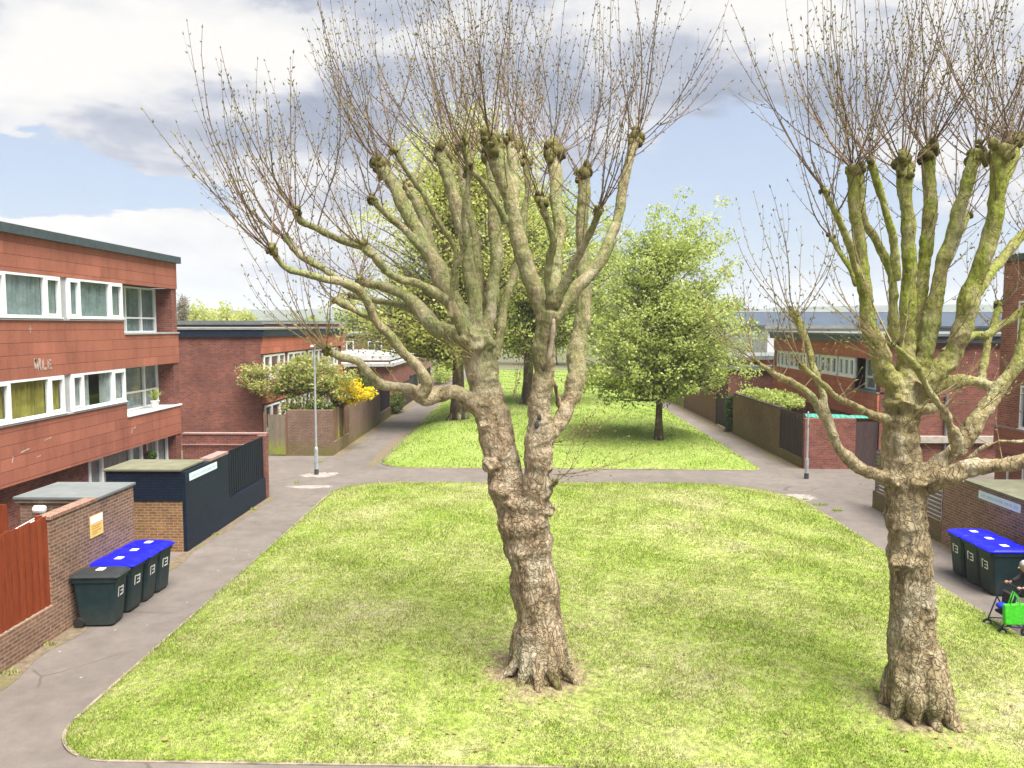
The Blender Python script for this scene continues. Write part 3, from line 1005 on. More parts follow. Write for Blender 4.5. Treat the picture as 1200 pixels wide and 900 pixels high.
A_limbs = [
    # low limb to the left with its elbow
    ([(572, 492, 14), (558, 476, 12), (545, 465, 11), (527, 460, 10.5), (508, 463, 10), (495, 466, 10.5), (482, 457, 9), (468, 453, 7.5), (447, 448, 7), (435, 438, 6.5), (421, 427, 6), (406, 421, 6), (391, 413, 5.5), (380, 407, 5)], 0, -1.3, 8, 16, 2.0),
    ([(494, 464, 9), (499, 449, 9), (487, 427, 7.5), (473, 412, 7), (458, 394, 6.5), (443, 378, 6.5), (431, 358, 6.5), (419, 341, 6.5), (400, 331, 6), (380, 327, 6), (358, 320, 5.5), (338, 314, 5.5), (325, 303, 5), (317, 290, 5)], -0.75, -1.9, 8, 17, 2.6),
    ([(421, 343, 5.5), (398, 330, 5), (379, 316, 5), (360, 305, 5.5), (345, 294, 5), (333, 278, 5)], -1.3, -1.1, 7, 14, 2.6),
    ([(440, 374, 5), (425, 368, 4.5), (408, 360, 5), (393, 352, 5)], -1.2, -0.7, 6, 7, 1.6),
    # heavy limbs leaving the left stem
    ([(556, 396, 16), (535, 392, 14), (512, 384, 13), (498, 368, 12), (487, 355, 10), (472, 346, 8), (455, 338, 7), (435, 333, 6.5), (416, 328, 6)], 0.1, 0.9, 7, 10, 2.2),
    ([(490, 366, 6), (465, 356, 5), (440, 352, 4.5), (414, 346, 4)], 0.6, 1.5, 5, 8, 2.0),
    ([(548, 392, 11), (536, 372, 9), (521, 352, 8), (504, 338, 7), (488, 331, 6.5), (471, 327, 6), (452, 315, 6.5), (440, 303, 6), (428, 291, 5.5), (414, 286, 5.5), (398, 281, 5), (376, 268, 5), (356, 260, 5), (351, 250, 5), (350, 242, 5)], -0.1, -1.2, 7, 17, 2.8),
    ([(436, 300, 5), (426, 292, 5), (421, 284, 5)], -0.7, -0.8, 7, 9, 2.4),
    ([(550, 392, 15), (537, 365, 14), (522, 330, 13.5), (508, 303, 12), (496, 280, 11), (484, 260, 10), (472, 237, 9.5), (458, 210, 9), (445, 186, 9)], 0.25, 1.0, 14, 20, 3.2),
    ([(505, 300, 7), (488, 283, 6), (472, 269, 5.5), (458, 258, 5), (445, 244, 5), (434, 232, 5)], 0.55, 0.2, 7, 10, 2.6),
    ([(514, 318, 8), (505, 285, 7.5), (495, 255, 7), (487, 232, 7), (479, 216, 7)], 0.6, 1.8, 8, 12, 3.0),
    ([(534, 340, 4.5), (533, 300, 4), (521, 271, 4), (502, 238, 4), (487, 216, 4), (474, 197, 3.5), (459, 174, 4)], -0.2, -0.7, 7, 10, 3.0),
    ([(527, 372, 5), (533, 326, 4.5), (541, 300, 4), (545, 280, 4), (546, 240, 3.8), (548, 196, 4)], -0.4, -1.0, 8, 12, 3.0),
    ([(560, 395, 11), (557, 357, 10.5), (552, 320, 10), (545, 278, 9.5), (532, 234, 9.5), (521, 197, 9.5), (515, 175, 10)], 0.2, 0.9, 13, 20, 3.3),
    ([(566, 390, 8), (563, 340, 7), (560, 300, 6.5), (553, 262, 6), (545, 220, 5.5), (538, 172, 5.5)], 0.6, 1.9, 9, 14, 3.2),
    ([(568, 398, 11), (576, 357, 10), (580, 310, 9.5), (580, 262, 9), (576, 215, 8.5), (574, 178, 9)], 0.35, 1.4, 12, 18, 3.3),
    ([(578, 420, 9), (587, 388, 7), (592, 355, 6.5), (604, 318, 6), (612, 280, 5.5), (616, 235, 5), (617, 185, 5)], 0.5, 2.0, 8, 14, 3.1),
    # right stem
    ([(645, 370, 13), (635, 358, 13), (620, 316, 13), (610, 285, 12), (603, 265, 11.5), (595, 228, 10.5), (586, 200, 12), (574, 168, 12)], -0.55, -0.35, 17, 24, 3.3),
    ([(600, 240, 8), (604, 210, 8), (603, 185, 8), (598, 166, 8)], -0.45, 0.2, 12, 15, 3.2),
    ([(592, 262, 5), (586, 246, 4.5), (572, 222, 4), (560, 207, 4), (549, 195, 4), (540, 166, 4.5)], -0.5, -1.2, 7, 12, 3.0),
    ([(645, 355, 7), (643, 330, 6), (645, 305, 5.5), (647, 282, 5), (641, 256, 5), (634, 232, 5.5)], -0.7, -1.25, 9, 13, 2.8),
    ([(650, 358, 8), (657, 339, 7), (668, 318, 6.5), (680, 296, 6), (692, 272, 5.5), (696, 262, 5.5), (702, 242, 5.5)], -0.6, -1.4, 7, 12, 2.7),
    ([(650, 368, 11), (664, 354, 10), (682, 330, 9.5), (702, 306, 9), (715, 281, 8), (726, 247, 7.5), (732, 210, 7), (738, 180, 7), (747, 158, 8)], -0.45, 0.3, 12, 22, 3.1),
    ([(646, 360, 8), (651, 320, 8.5), (654, 270, 8.5), (652, 220, 9), (650, 176, 10)], -0.3, 0.7, 15, 22, 3.3),
    ([(632, 535, 9), (645, 508, 11), (656, 492, 11.5), (667, 476, 12), (675, 455, 13), (678, 440, 13), (675, 420, 12.5), (677, 400, 12.5), (682, 365, 12), (684, 330, 10.5), (683, 290, 9.5), (684, 240, 9), (684, 200, 9.5)], -0.1, 1.3, 12, 20, 3.2),
    ([(660, 488, 6), (655, 465, 4.5), (650, 452, 4.5), (640, 440, 5)], 0.2, -0.2, 0, 0, 0),
    ([(636, 592, 7), (646, 574, 5), (650, 564, 5)], -0.2, -0.35, 5, 5, 1.5),
]
A_sprouts = [(645, 520, -0.1, 1.0, 0.25, 1.7, 5), (648, 556, -0.3, 1.0, 0.15, 1.5, 4), (600, 470, -0.3, 0.1, 0.9, 1.2, 3), (560, 420, -0.35, -0.6, 0.5, 0.9, 5), (540, 440, -0.3, -0.3, 0.7, 0.8, 4)]
treeA = pollard(TREE_A, 'old pollarded plane tree with a forked trunk in the middle of the lawn', M['bark_a'], A_limbs, A_trunk, A_roots, A_burls, 3, 'pollarded plane trees', A_sprouts)
# a strip of dead pale wood hangs in the fork, knot holes beside it, both set on the bark itself
tv = np.zeros(len(treeA.children[0].data.vertices) * 3, dtype=np.float32)
trunk_o = [c_ for c_ in treeA.children if c_.name.startswith('trunk') and 'shoots' not in c_.name][0]
tv = np.zeros(len(trunk_o.data.vertices) * 3, dtype=np.float32)
trunk_o.data.vertices.foreach_get('co', tv)
tv = tv.reshape(-1, 3) + np.array(TREE_A)


def on_bark(px, py):
    d = np.array(ray(px, py)); d /= np.linalg.norm(d)
    q = tv - np.array(CAM)
    t = q @ d
    off = np.linalg.norm(q - t[:, None] * d, axis=1)
    near = off < 0.035
    return Vector(np.array(CAM) + d * t[near].min())


mb = MB()
P = [on_bark(x, y) for x, y in ((649, 374), (648, 388), (646, 402), (644, 416), (642, 430))]
mb.tube([p + Vector((0, -0.015, 0)) for p in P], [0.02, 0.045, 0.04, 0.042, 0.018], 7)
obj('dead_wood_strip', mb, M['cut_wood'], treeA, smooth=True)
for x, y, r in ((632, 489, 3.0), (629, 498, 3.3), (637, 432, 2.2)):
    mb = MB(); mb.ball(on_bark(x, y), r * 13.5 / F, 2, sc=(0.8, 0.35, 1.2), amp=0.3)
    obj('knot_hole', mb, M['interior'], treeA, smooth=True)

# ---- the pollard by the edge of the frame
B_trunk = [
    ([(1077, 845, 30), (1075, 815, 30), (1073, 790, 29), (1070, 760, 27), (1069, 710, 25.5), (1067, 660, 25), (1063, 615, 23.5), (1060, 575, 24), (1057, 545, 23), (1056, 508, 20.5), (1058, 480, 21), (1063, 455, 22), (1066, 430, 21)], 0, 0.1),
]
B_burls = [(1077, 478, 13, -0.1), (1060, 468, 13, -0.15), (1086, 452, 12, 0.0), (1046, 470, 9, 0), (1048, 560, 12, -0.2), (1075, 565, 15, -0.2), (1060, 660, 15, -0.28), (1080, 715, 14, -0.25), (1100, 432, 14, 0.1), (1040, 445, 13, 0.1)]
B_roots = [(0.3, 0.6, 0.14), (1.2, 0.6, 0.14), (2.1, 0.65, 0.14), (2.9, 0.65, 0.15), (3.6, 0.65, 0.14), (4.2, 0.65, 0.15), (4.8, 0.6, 0.17), (5.3, 0.7, 0.16), (5.85, 0.65, 0.14)]
B_limbs = [
    ([(1058, 572, 13), (1040, 562, 11), (1025, 556, 9.5), (1008, 549, 9), (994, 540, 8.5), (984, 529, 8), (976, 512, 8), (968, 491, 7.5), (954, 466, 6.5), (945, 456, 6), (936, 450, 5.5), (924, 444, 5), (912, 438, 4.5), (898, 428, 4), (887, 421, 4)], 0, -0.4, 5, 12, 1.7),
    ([(977, 512, 6), (969, 484, 6), (964, 456, 5.5), (957, 440, 5.5), (950, 425, 5.5), (945, 402, 5.5), (939, 380, 6.5), (931, 365, 6)], -0.25, 0.2, 7, 13, 2.1),
    ([(1040, 492, 8), (1024, 486, 6), (1008, 481, 5), (994, 471, 4.8), (981, 463, 4.5), (968, 453, 4.5), (957, 445, 4.5), (947, 436, 4.5), (940, 428, 5)], 0.0, -0.7, 6, 9, 1.6),
    ([(1066, 578, 14), (1085, 569, 13), (1100, 560, 12), (1128, 551, 11.5), (1165, 544, 11), (1200, 537, 10.5), (1240, 524, 9), (1272, 500, 7)], 0, -1.0, 10, 14, 2.8),
    ([(1066, 568, 14), (1085, 551, 12), (1100, 539, 11.5), (1118, 527, 11.5), (1132, 512, 11), (1148, 488, 10.5), (1168, 466, 10), (1182, 443, 9.5), (1193, 415, 9), (1200, 385, 8), (1213, 340, 7), (1224, 300, 7)], -0.1, 0.5, 10, 14, 2.8),
    ([(1122, 527, 7), (1117, 505, 5.5), (1108, 487, 5), (1098, 470, 5), (1085, 450, 4.5), (1070, 430, 4.2), (1057, 414, 4), (1046, 403, 4)], -0.15, -1.0, 5, 10, 1.9),
    ([(1135, 540, 5), (1150, 526, 4.5), (1172, 519, 4), (1205, 516, 3.5), (1245, 500, 3)], -0.2, -0.6, 5, 5, 1.8),
    # tops
    ([(1052, 455, 15), (1036, 432, 13), (1024, 390, 11.5), (1017, 355, 10.5), (1011, 314, 9.5), (1005, 265, 9), (1001, 228, 8.5), (999, 195, 9)], 0, -0.3, 12, 20, 3.1),
    ([(1014, 340, 6), (1000, 312, 5), (992, 283, 5), (980, 252, 5), (966, 222, 5)], -0.1, -0.7, 7, 12, 2.5),
    ([(1047, 400, 8), (1046, 350, 6.5), (1041, 318, 6), (1027, 284, 5.5), (1014, 262, 5), (1011, 240, 5), (1009, 196, 5.5)], 0.4, 0.6, 7, 11, 3.0),
    ([(1052, 330, 6), (1048, 290, 5.5), (1040, 250, 5.5), (1030, 218, 5.5), (1023, 194, 6)], -0.2, -0.5, 7, 11, 3.0),
    ([(1062, 440, 13), (1062, 390, 10.5), (1064, 333, 9.5), (1066, 280, 9), (1062, 230, 9), (1058, 188, 9.5)], 0.0, -0.1, 15, 22, 3.2),
    ([(1072, 432, 12), (1078, 370, 10), (1084, 315, 9), (1087, 270, 9), (1088, 220, 9), (1090, 172, 9.5)], 0.25, 0.7, 14, 22, 3.2),
    ([(1080, 435, 13), (1094, 365, 11), (1105, 314, 10), (1118, 268, 9.5), (1130, 225, 9), (1143, 175, 9.5)], 0.1, 0.1, 12, 20, 3.2),
    ([(1078, 455, 16), (1105, 430, 15), (1122, 402, 14), (1135, 350, 13), (1148, 310, 12), (1160, 270, 11.5), (1168, 225, 11), (1174, 175, 11.5)], -0.15, -0.5, 17, 24, 3.2),
    ([(1163, 240, 8), (1178, 205, 8), (1192, 162, 8.5)], -0.4, 0.1, 14, 18, 3.1),
    ([(1137, 350, 8), (1160, 322, 7.5), (1176, 303, 7), (1200, 277, 7), (1225, 250, 7), (1243, 215, 7)], -0.2, 0.7, 12, 18, 3.0),
    ([(1104, 318, 5), (1118, 290, 4.5), (1128, 268, 4.5), (1135, 252, 5)], 0.3, 1.0, 7, 9, 2.4),
    ([(1105, 415, 9), (1122, 403, 7), (1142, 393, 6), (1160, 389, 5.5), (1176, 380, 5), (1194, 366, 5), (1218, 345, 5)], 0.3, 1.2, 7, 8, 2.2),
    ([(1085, 465, 12), (1105, 452, 9), (1126, 446, 8), (1148, 449, 7.5), (1160, 454, 7), (1176, 455, 6)], 0.2, 0.4, 0, 0, 0),
    ([(1150, 448, 6), (1154, 425, 5), (1156, 400, 5), (1165, 380, 4.5), (1172, 352, 4.5)], 0.35, 1.0, 6, 8, 2.0),
    ([(1004, 335, 4), (996, 312, 4), (986, 296, 3.6), (974, 276, 4)], 0.2, 0.7, 5, 7, 2.0),
]
B_sprouts = [(1050, 430, -0.4, -0.5, 0.6, 1.0, 6), (1085, 470, -0.4, 0.7, 0.3, 1.3, 6), (1060, 500, -0.35, 0.2, 0.3, 1.0, 4), (1110, 400, -0.3, 0.4, 0.6, 1.1, 5), (1030, 420, -0.2, -0.6, 0.5, 1.0, 5), (1150, 480, -0.2, 0.5, 0.6, 0.9, 4)]
treeB = pollard(TREE_B, 'pollarded plane tree with green mossy upright limbs, near the pushchair and right hand path', M['bark_b'], B_limbs, B_trunk, B_roots, B_burls, 9, 'pollarded plane trees', B_sprouts)


# ------------------------------------------------------------------ trees in leaf
def add_leaves(mb, c, rad, n, size, rs, flat=0.75, m=0):
    for _ in range(n):
        while True:
            o_ = Vector((rs.uniform(-1, 1), rs.uniform(-1, 1), rs.uniform(-1, 1)))
            if o_.length < 1: break
        p = c + Vector((o_.x * rad, o_.y * rad, o_.z * rad * flat))
        nrm = (Vector((rs.gauss(0, 1), rs.gauss(0, 1), rs.gauss(0.7, 0.8)))).normalized()
        u = nrm.orthogonal().normalized(); a = rs.random() * 6.283
        u = u * math.cos(a) + nrm.cross(u) * math.sin(a); v = nrm.cross(u)
        s = size * rs.uniform(0.6, 1.3)
        b = len(mb.v)
        mb.v += [tuple(p - u * s * 0.55), tuple(p + v * s * 0.36 - nrm * s * 0.08), tuple(p + u * s * 0.6), tuple(p - v * s * 0.36 - nrm * s * 0.08)]
        mb.f.append((b, b + 1, b + 2, b + 3)); mb.m.append(m)


def leafy_tree(name, base, H, tr, lobes, label, cat, group, leaf, bark, n_br=60, per=70, size=0.13, clump=0.55, seed=1, fork=0.32, shell=0.35, lean=0.0):
    rs = random.Random(seed)
    base = Vector(base)
    root = thing(name, base, label, cat, group)
    tm = MB(); lm = MB()
    axis = []
    for i in range(9):
        t = i / 8
        axis.append(base + Vector((lean * t + 0.12 * math.sin(t * 5 + seed) * t, 0.1 * math.cos(t * 4 + seed) * t, H * 0.86 * t - (0.1 if i == 0 else 0))))
    tm.tube(axis, [tr * (1.35 if i == 0 else 1.0) * (1 - 0.9 * (i / 8) ** 0.9) for i in range(9)], 12)
    for i in range(6):
        a = i * 1.05 + seed
        tm.tube([base + Vector((math.cos(a) * tr * 0.5, math.sin(a) * tr * 0.5, tr * 1.6)), base + Vector((math.cos(a) * tr * 1.1, math.sin(a) * tr * 1.1, tr * 0.3)), base + Vector((math.cos(a) * tr * 1.9, math.sin(a) * tr * 1.9, -0.1))], [tr * 0.5, tr * 0.38, tr * 0.15], 8)
    tot = sum(l[3] * l[4] * l[5] for l in lobes)
    for (cx, cy, cz, rx, ry, rz) in lobes:
        k_ = max(4, int(n_br * rx * ry * rz / tot))
        for j in range(k_):
            while True:
                o_ = Vector((rs.uniform(-1, 1), rs.uniform(-1, 1), rs.uniform(-1, 1)))
                if shell < o_.length < 1: break
            tip = base + Vector((cx + o_.x * rx, cy + o_.y * ry, cz + o_.z * rz))
            # leave the trunk lower than the tip
            h = max(fork * H, min(0.82 * H, (tip.z - base.z) - rs.uniform(0.25, 0.6) * math.hypot(tip.x - base.x, tip.y - base.y) - 0.1 * H))
            t = h / (H * 0.86)
            i0 = min(7, int(t * 8)); st = axis[i0].lerp(axis[i0 + 1], t * 8 - i0)
            mid = st.lerp(tip, 0.5) + Vector((rs.gauss(0, .25), rs.gauss(0, .25), rs.uniform(-0.1, 0.5))) * (tip - st).length * 0.25
            C = catmull([tuple(st), tuple(mid), tuple(tip)], 4)
            r0 = max(0.02, tr * 0.34 * (1 - t * 0.7))
            tm.tube(C, [r0 * (1 - 0.85 * i / (len(C) - 1)) for i in range(len(C))], 5, cap=False)
            for q in range(3):
                f = (1.0, 0.72, 0.45)[q]
                c = Vector(C[int(f * (len(C) - 1))])
                if q: c = c + Vector((rs.gauss(0, .5), rs.gauss(0, .5), rs.gauss(0.1, .4))) * clump
                add_leaves(lm, c, clump * rs.uniform(0.7, 1.25), int(per * (1, 0.8, 0.5)[q]), size, rs)
                e = c + Vector((rs.gauss(0, 1), rs.gauss(0, 1), rs.gauss(0.3, 0.7))) * clump * 0.6
                tm.tube([Vector(C[int(f * (len(C) - 1)) - 1]), c, e], [r0 * 0.3, r0 * 0.2, 0.008], 4, cap=False)
    obj('trunk', tm, bark, root, smooth=True)
    obj('crown', lm, leaf, root)
    return root


M['bark_brown'] = bark_mat('brown_bark', (0.15, 0.10, 0.07), (0.22, 0.16, 0.11), (0.06, 0.045, 0.035), (0.12, 0.13, 0.03), 0.5, 6, 0.3)
M['leaf_bright'] = leaf_mat('spring_leaf', (0.20, 0.29, 0.045), (0.39, 0.48, 0.095), (0.70, 0.73, 0.34), 0.55)
M['leaf_yellow'] = leaf_mat('yellow_green_leaf', (0.34, 0.40, 0.06), (0.54, 0.59, 0.14), (0.72, 0.73, 0.32), 0.62)
M['leaf_dark'] = leaf_mat('dark_green_leaf', (0.02, 0.05, 0.012), (0.05, 0.10, 0.02), (0.12, 0.18, 0.03), 0.25)
M['leaf_mid'] = leaf_mat('mid_green_leaf', (0.05, 0.09, 0.015), (0.12, 0.17, 0.03), (0.26, 0.30, 0.07), 0.35)
M['leaf_rust'] = leaf_mat('mixed_rusty_leaf', (0.16, 0.27, 0.05), (0.37, 0.44, 0.12), (0.68, 0.54, 0.28), 0.5)
M['flower_yellow'] = leaf_mat('yellow_flower', (0.62, 0.46, 0.012), (0.80, 0.64, 0.015), (0.88, 0.76, 0.06), 0.3)
M['leaf_bare'] = leaf_mat('pale_catkin', (0.16, 0.14, 0.09), (0.25, 0.22, 0.13), (0.34, 0.31, 0.17), 0.3)

p = on_lawn(LB, 772, 515)
leafy_tree('young_tree', p, 9.9, 0.20, [(0.0, 0, 3.8, 4.9, 3.8, 1.6), (0.3, 0, 5.6, 5.0, 3.8, 2.3), (0.9, 0, 8.4, 3.7, 2.8, 2.4), (-2.3, 0.5, 8.8, 1.7, 1.5, 2.6), (1.1, 0, 10.8, 2.4, 1.9, 1.7), (-2.9, -.5, 2.8, 1.8, 1.6, 1.2)],
           'young round headed tree with a slim straight trunk in fresh leaf beside the far path', 'tree', 'trees in leaf on the far lawn', M['leaf_bright'], M['bark_brown'], 430, 44, 0.15, 0.55, 5, 0.2, 0.2)
p = on_lawn(LB, 537, 491)
leafy_tree('lawn_tree', p, 17.5, 0.42, [(-2.6, 0, 6.3, 5.4, 4.2, 2.6), (0.4, 0, 10.8, 6.6, 4.6, 3.6), (0.6, 0, 15.0, 4.6, 4.0, 3.0), (-0.5, 0, 5.0, 5.0, 4, 1.2)],
           'tall yellow green tree with dark low boughs seen through the limbs of the big pollard', 'tree', 'trees in leaf on the far lawn', M['leaf_yellow'], M['bark_brown'], 480, 42, 0.17, 0.9, 8, 0.2, 0.3)
p = on_lawn(LB, 619, 474)
leafy_tree('lawn_tree', p, 15.0, 0.42, [(0.4, 0, 6.0, 5.2, 4.2, 2.6), (1.0, 0, 10.5, 5.4, 4.4, 4.2), (5.0, 1, 8.0, 3.2, 3.0, 3.2)],
           'leafy tree standing behind the fork of the big pollard, its trunk between the two stems', 'tree', 'trees in leaf on the far lawn', M['leaf_bright'], M['bark_brown'], 380, 42, 0.18, 0.8, 12, 0.22, 0.3)
# ------------------------------------------------------------------ windows
def xbox(mb, x, s, y0, y1, n0, n1, z0, z1, m=0):
    """box on an upright wall at x facing s along X: n is the distance outwards"""
    a, b = x + s * n0, x + s * n1
    mb.box(min(a, b), max(a, b), y0, y1, z0, z1, m)


def window_x(parent, x, s, y0, y1, z0, z1, splits, curtain, transom=None, sill=True, fw=0.06, name='window', seed=0, gather=1.0):
    """white framed window: frame (the part) with its pane, curtain and sill as sub-parts"""
    mb = MB()
    xbox(mb, x, s, y0, y1, -0.06, 0.035, z0, z0 + fw)
    xbox(mb, x, s, y0, y1, -0.06, 0.035, z1 - fw, z1)
    e = [y0] + [y0 + (y1 - y0) * q for q in splits] + [y1]
    for i, q in enumerate(e):
        w = fw if i in (0, len(e) - 1) else fw * 1.15
        a = q if i == 0 else (q - w if i == len(e) - 1 else q - w / 2)
        xbox(mb, x, s, a, a + w, -0.06, 0.035, z0 + fw, z1 - fw)
    if transom is not None:
        zt = z0 + (z1 - z0) * transom
        for i in range(len(e) - 1):
            a = e[i] + (fw if i == 0 else fw * 0.575); b = e[i + 1] - (fw if i == len(e) - 2 else fw * 0.575)
            xbox(mb, x, s, a, b, -0.06, 0.035, zt - fw / 2, zt + fw / 2)
    # opening sashes: a second thinner frame in the narrow lights
    for i in range(len(e) - 1):
        if (e[i + 1] - e[i]) < 0.45 * (y1 - y0) and transom is None:
            a = e[i] + fw; b = e[i + 1] - fw
            for (p, q, r, t) in ((a, b, z0 + fw, z0 + fw + .05), (a, b, z1 - fw - .05, z1 - fw), (a, a + .05, z0 + fw + .05, z1 - fw - .05), (b - .05, b, z0 + fw + .05, z1 - fw - .05)):
                xbox(mb, x, s, p, q, -0.05, 0.05, r, t)
    f = obj(name, mb, M['white'], parent)
    g = MB()
    xg = x - s * 0.02
    g.face([(xg, y0 + .02, z0 + .02), (xg, y1 - .02, z0 + .02), (xg, y1 - .02, z1 - .02), (xg, y0 + .02, z1 - .02)])
    obj('pane', g, M['glass'], f)
    if curtain is not None:
        c = MB(); n = int((y1 - y0) / 0.035)
        rs = random.Random(seed)
        ph = rs.random() * 6
        prev = None
        for i in range(n + 1):
            y = y0 + 0.03 + (y1 - y0 - 0.06) * i / n
            w = 0.03 * math.sin(i * 1.05 * gather + ph + 1.3 * math.sin(i * 0.13)) + 0.02 * math.sin(i * 0.37 + ph)
            q = x - s * (0.10 + w)
            cur = ((q, y, z0 + 0.03), (q, y, z1 - 0.03))
            gap = noise.noise(Vector((y * 0.8, z0, seed))) > 0.42
            if prev and not gap: c.face([prev[0], cur[0], cur[1], prev[1]])
            prev = cur
        if c.f: obj('curtain', c, curtain, f, smooth=True)
    if sill:
        sm = MB()
        xbox(sm, x, s, y0 - 0.02, y1 + 0.02, 0.0, 0.08, z0 - 0.025, z0)
        obj('sill', sm, M['white'], f)
    return f


# ------------------------------------------------------------------ three storey block, terracotta cladding
X = -12.9
apt = thing('apartment_building', (-17, 20, 0), 'three storey block clad in terracotta panels with recessed corner balconies', 'building')
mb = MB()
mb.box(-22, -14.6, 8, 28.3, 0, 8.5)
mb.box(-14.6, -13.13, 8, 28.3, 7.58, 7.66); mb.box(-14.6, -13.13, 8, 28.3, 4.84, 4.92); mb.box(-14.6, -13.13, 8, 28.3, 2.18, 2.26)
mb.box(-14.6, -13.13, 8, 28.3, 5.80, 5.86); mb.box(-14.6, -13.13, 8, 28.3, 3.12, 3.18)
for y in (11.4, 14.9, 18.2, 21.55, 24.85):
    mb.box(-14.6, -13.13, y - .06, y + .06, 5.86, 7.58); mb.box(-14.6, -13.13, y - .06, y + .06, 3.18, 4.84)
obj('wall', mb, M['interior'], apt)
mb = MB()
mb.box(-13.12, X, 8, 28.7, 7.57, 8.52)
mb.box(-13.12, X, 8, 24.78, 4.83, 6.40); mb.box(-13.12, X, 24.78, 28.7, 4.83, 5.92)
mb.box(-13.12, X, 8, 24.78, 2.17, 3.74); mb.box(-13.12, X, 24.78, 28.7, 2.17, 3.22)
obj('cladding', mb, M['clad'], apt)
mb = MB()
for z0, z1 in ((5.93, 7.57), (3.23, 4.83), (-0.02, 2.17)):
    mb.box(-14.6, -12.93, 28.3, 28.68, z0, z1)
mb.box(-22, -14.6, 28.3, 28.68, 0, 8.5)
obj('brick_pier', mb, M['brick_maroon'], apt)
mb = MB()
mb.box(-22.3, -12.78, 7.8, 28.85, 8.52, 8.76)
obj('roof', mb, M['fascia'], apt)
for z0, z1 in ((6.40, 7.57), (3.74, 4.83)):
    for y0, y1 in ((8, 11.3), (14.85, 15.05), (18.1, 18.45), (21.4, 21.74)):
        mb = MB(); mb.box(-13.05, X - 0.05, y0, y1, z0, z1); obj('infill_panel', mb, M['grey_panel'], apt)
mb = MB()
mb.box(-13.62, -12.86, 24.80, 28.72, 5.92, 5.97)
mb.box(-13.16, -12.86, 8, 24.76, 6.352, 6.402)
obj('ledge', mb, M['grey_panel'], apt)
mb = MB()
mb.box(-13.62, -12.86, 24.80, 28.74, 3.22, 3.275)
obj('ledge', mb, M['white'], apt)
mb = MB(); mb.box(-13.16, -12.86, 8, 24.76, 3.692, 3.742); obj('ledge', mb, M['grey_panel'], apt)
cl = {0: M['cur_teal'], 1: M['cur_teal'], 2: M['cur_yellow'], 3: M['cur_teal']}
sd = 0
for zi, (z0, z1) in enumerate(((6.43, 7.56), (3.77, 4.82))):
    for (y0, y1) in ((11.3, 14.85), (15.05, 18.1), (18.45, 21.4), (21.74, 24.74)):
        sd += 1
        cu = M['cur_teal'] if zi == 0 else (M['cur_yellow'] if y0 == 18.45 else M['cur_net'])
        window_x(apt, X - 0.02, 1, y0, y1, z0, z1, (0.215, 0.76) if y0 != 21.74 else (0.2, 0.74), cu, seed=sd)
window_x(apt, -13.55, 1, 24.9, 28.28, 5.97, 7.56, (0.36, 0.68), M['cur_teal'], transom=0.32, sill=False, seed=31)
window_x(apt, -13.55, 1, 24.9, 28.28, 3.29, 4.82, (0.3, 0.70), M['cur_net'], transom=0.4, sill=False, seed=32)
# ground storey, set back under the cladding
mb = MB()
mb.box(-14.6, -13.25, 8, 23.0, -0.02, 2.17); mb.box(-14.6, -13.25, 23.0, 28.3, -0.02, 0.9)
mb.box(-14.6, -13.25, 26.4, 26.65, 0.9, 2.17)
obj('lower_wall', mb, M['brick_maroon'], apt)
window_x(apt, -13.27, 1, 23.02, 26.38, 0.92, 2.15, (0.24, 0.76), M['cur_net'], seed=41)
window_x(apt, -13.27, 1, 26.67, 28.28, 0.92, 2.15, (0.5,), M['cur_net'], sill=False, seed=42)
# old painted scrawl and scuffs left on the panels
mb = MB()
def stroke(y0, z0, y1, z1, w=0.05):
    a = Vector((y0, z0)); b = Vector((y1, z1)); d = (b - a).normalized(); q = Vector((-d.y, d.x)) * w / 2
    P = [a - q, b - q, b + q, a + q]
    xs0, xs1 = X + 0.001, X + 0.006
    mb.hexa([(xs1, *P[0]), (xs1, *P[1]), (xs0, *P[1]), (xs0, *P[0]), (xs1, *P[3]), (xs1, *P[2]), (xs0, *P[2]), (xs0, *P[3])])
y, z = 20.16, 5.02
for strokes in ([(y, z + .05, y, z + .32, .09), (y, z + .3, y + .16, z + .0, .08), (y + .18, z, y + .18, z + .32, .09)],
                [(y + .32, z + .02, y + .32, z + .28, .08), (y + .32, z + .03, y + .47, z + .03, .06)],
                [(y + .56, z + .02, y + .56, z + .26, .08), (y + .56, z + .25, y + .68, z + .25, .05), (y + .56, z + .13, y + .66, z + .13, .05), (y + .56, z + .03, y + .70, z + .03, .05)],
                [(19.95, 6.12, 20.1, 6.12, .025), (20.02, 6.02, 20.02, 6.2, .02)],
                [(19.4, 2.95, 19.75, 3.0, .03)], [(20.4, 3.12, 20.7, 3.16, .025)], [(20.05, 2.72, 20.2, 2.74, .03)], [(19.05, 2.75, 19.1, 2.9, .03)],
                [(25.0, 2.66, 25.05, 2.85, .05), (25.15, 2.8, 25.3, 2.86, .04)]):
    mb = MB()
    for q in strokes: stroke(*q)
    obj('painted_scrawl', mb, M['old_paint'], apt)
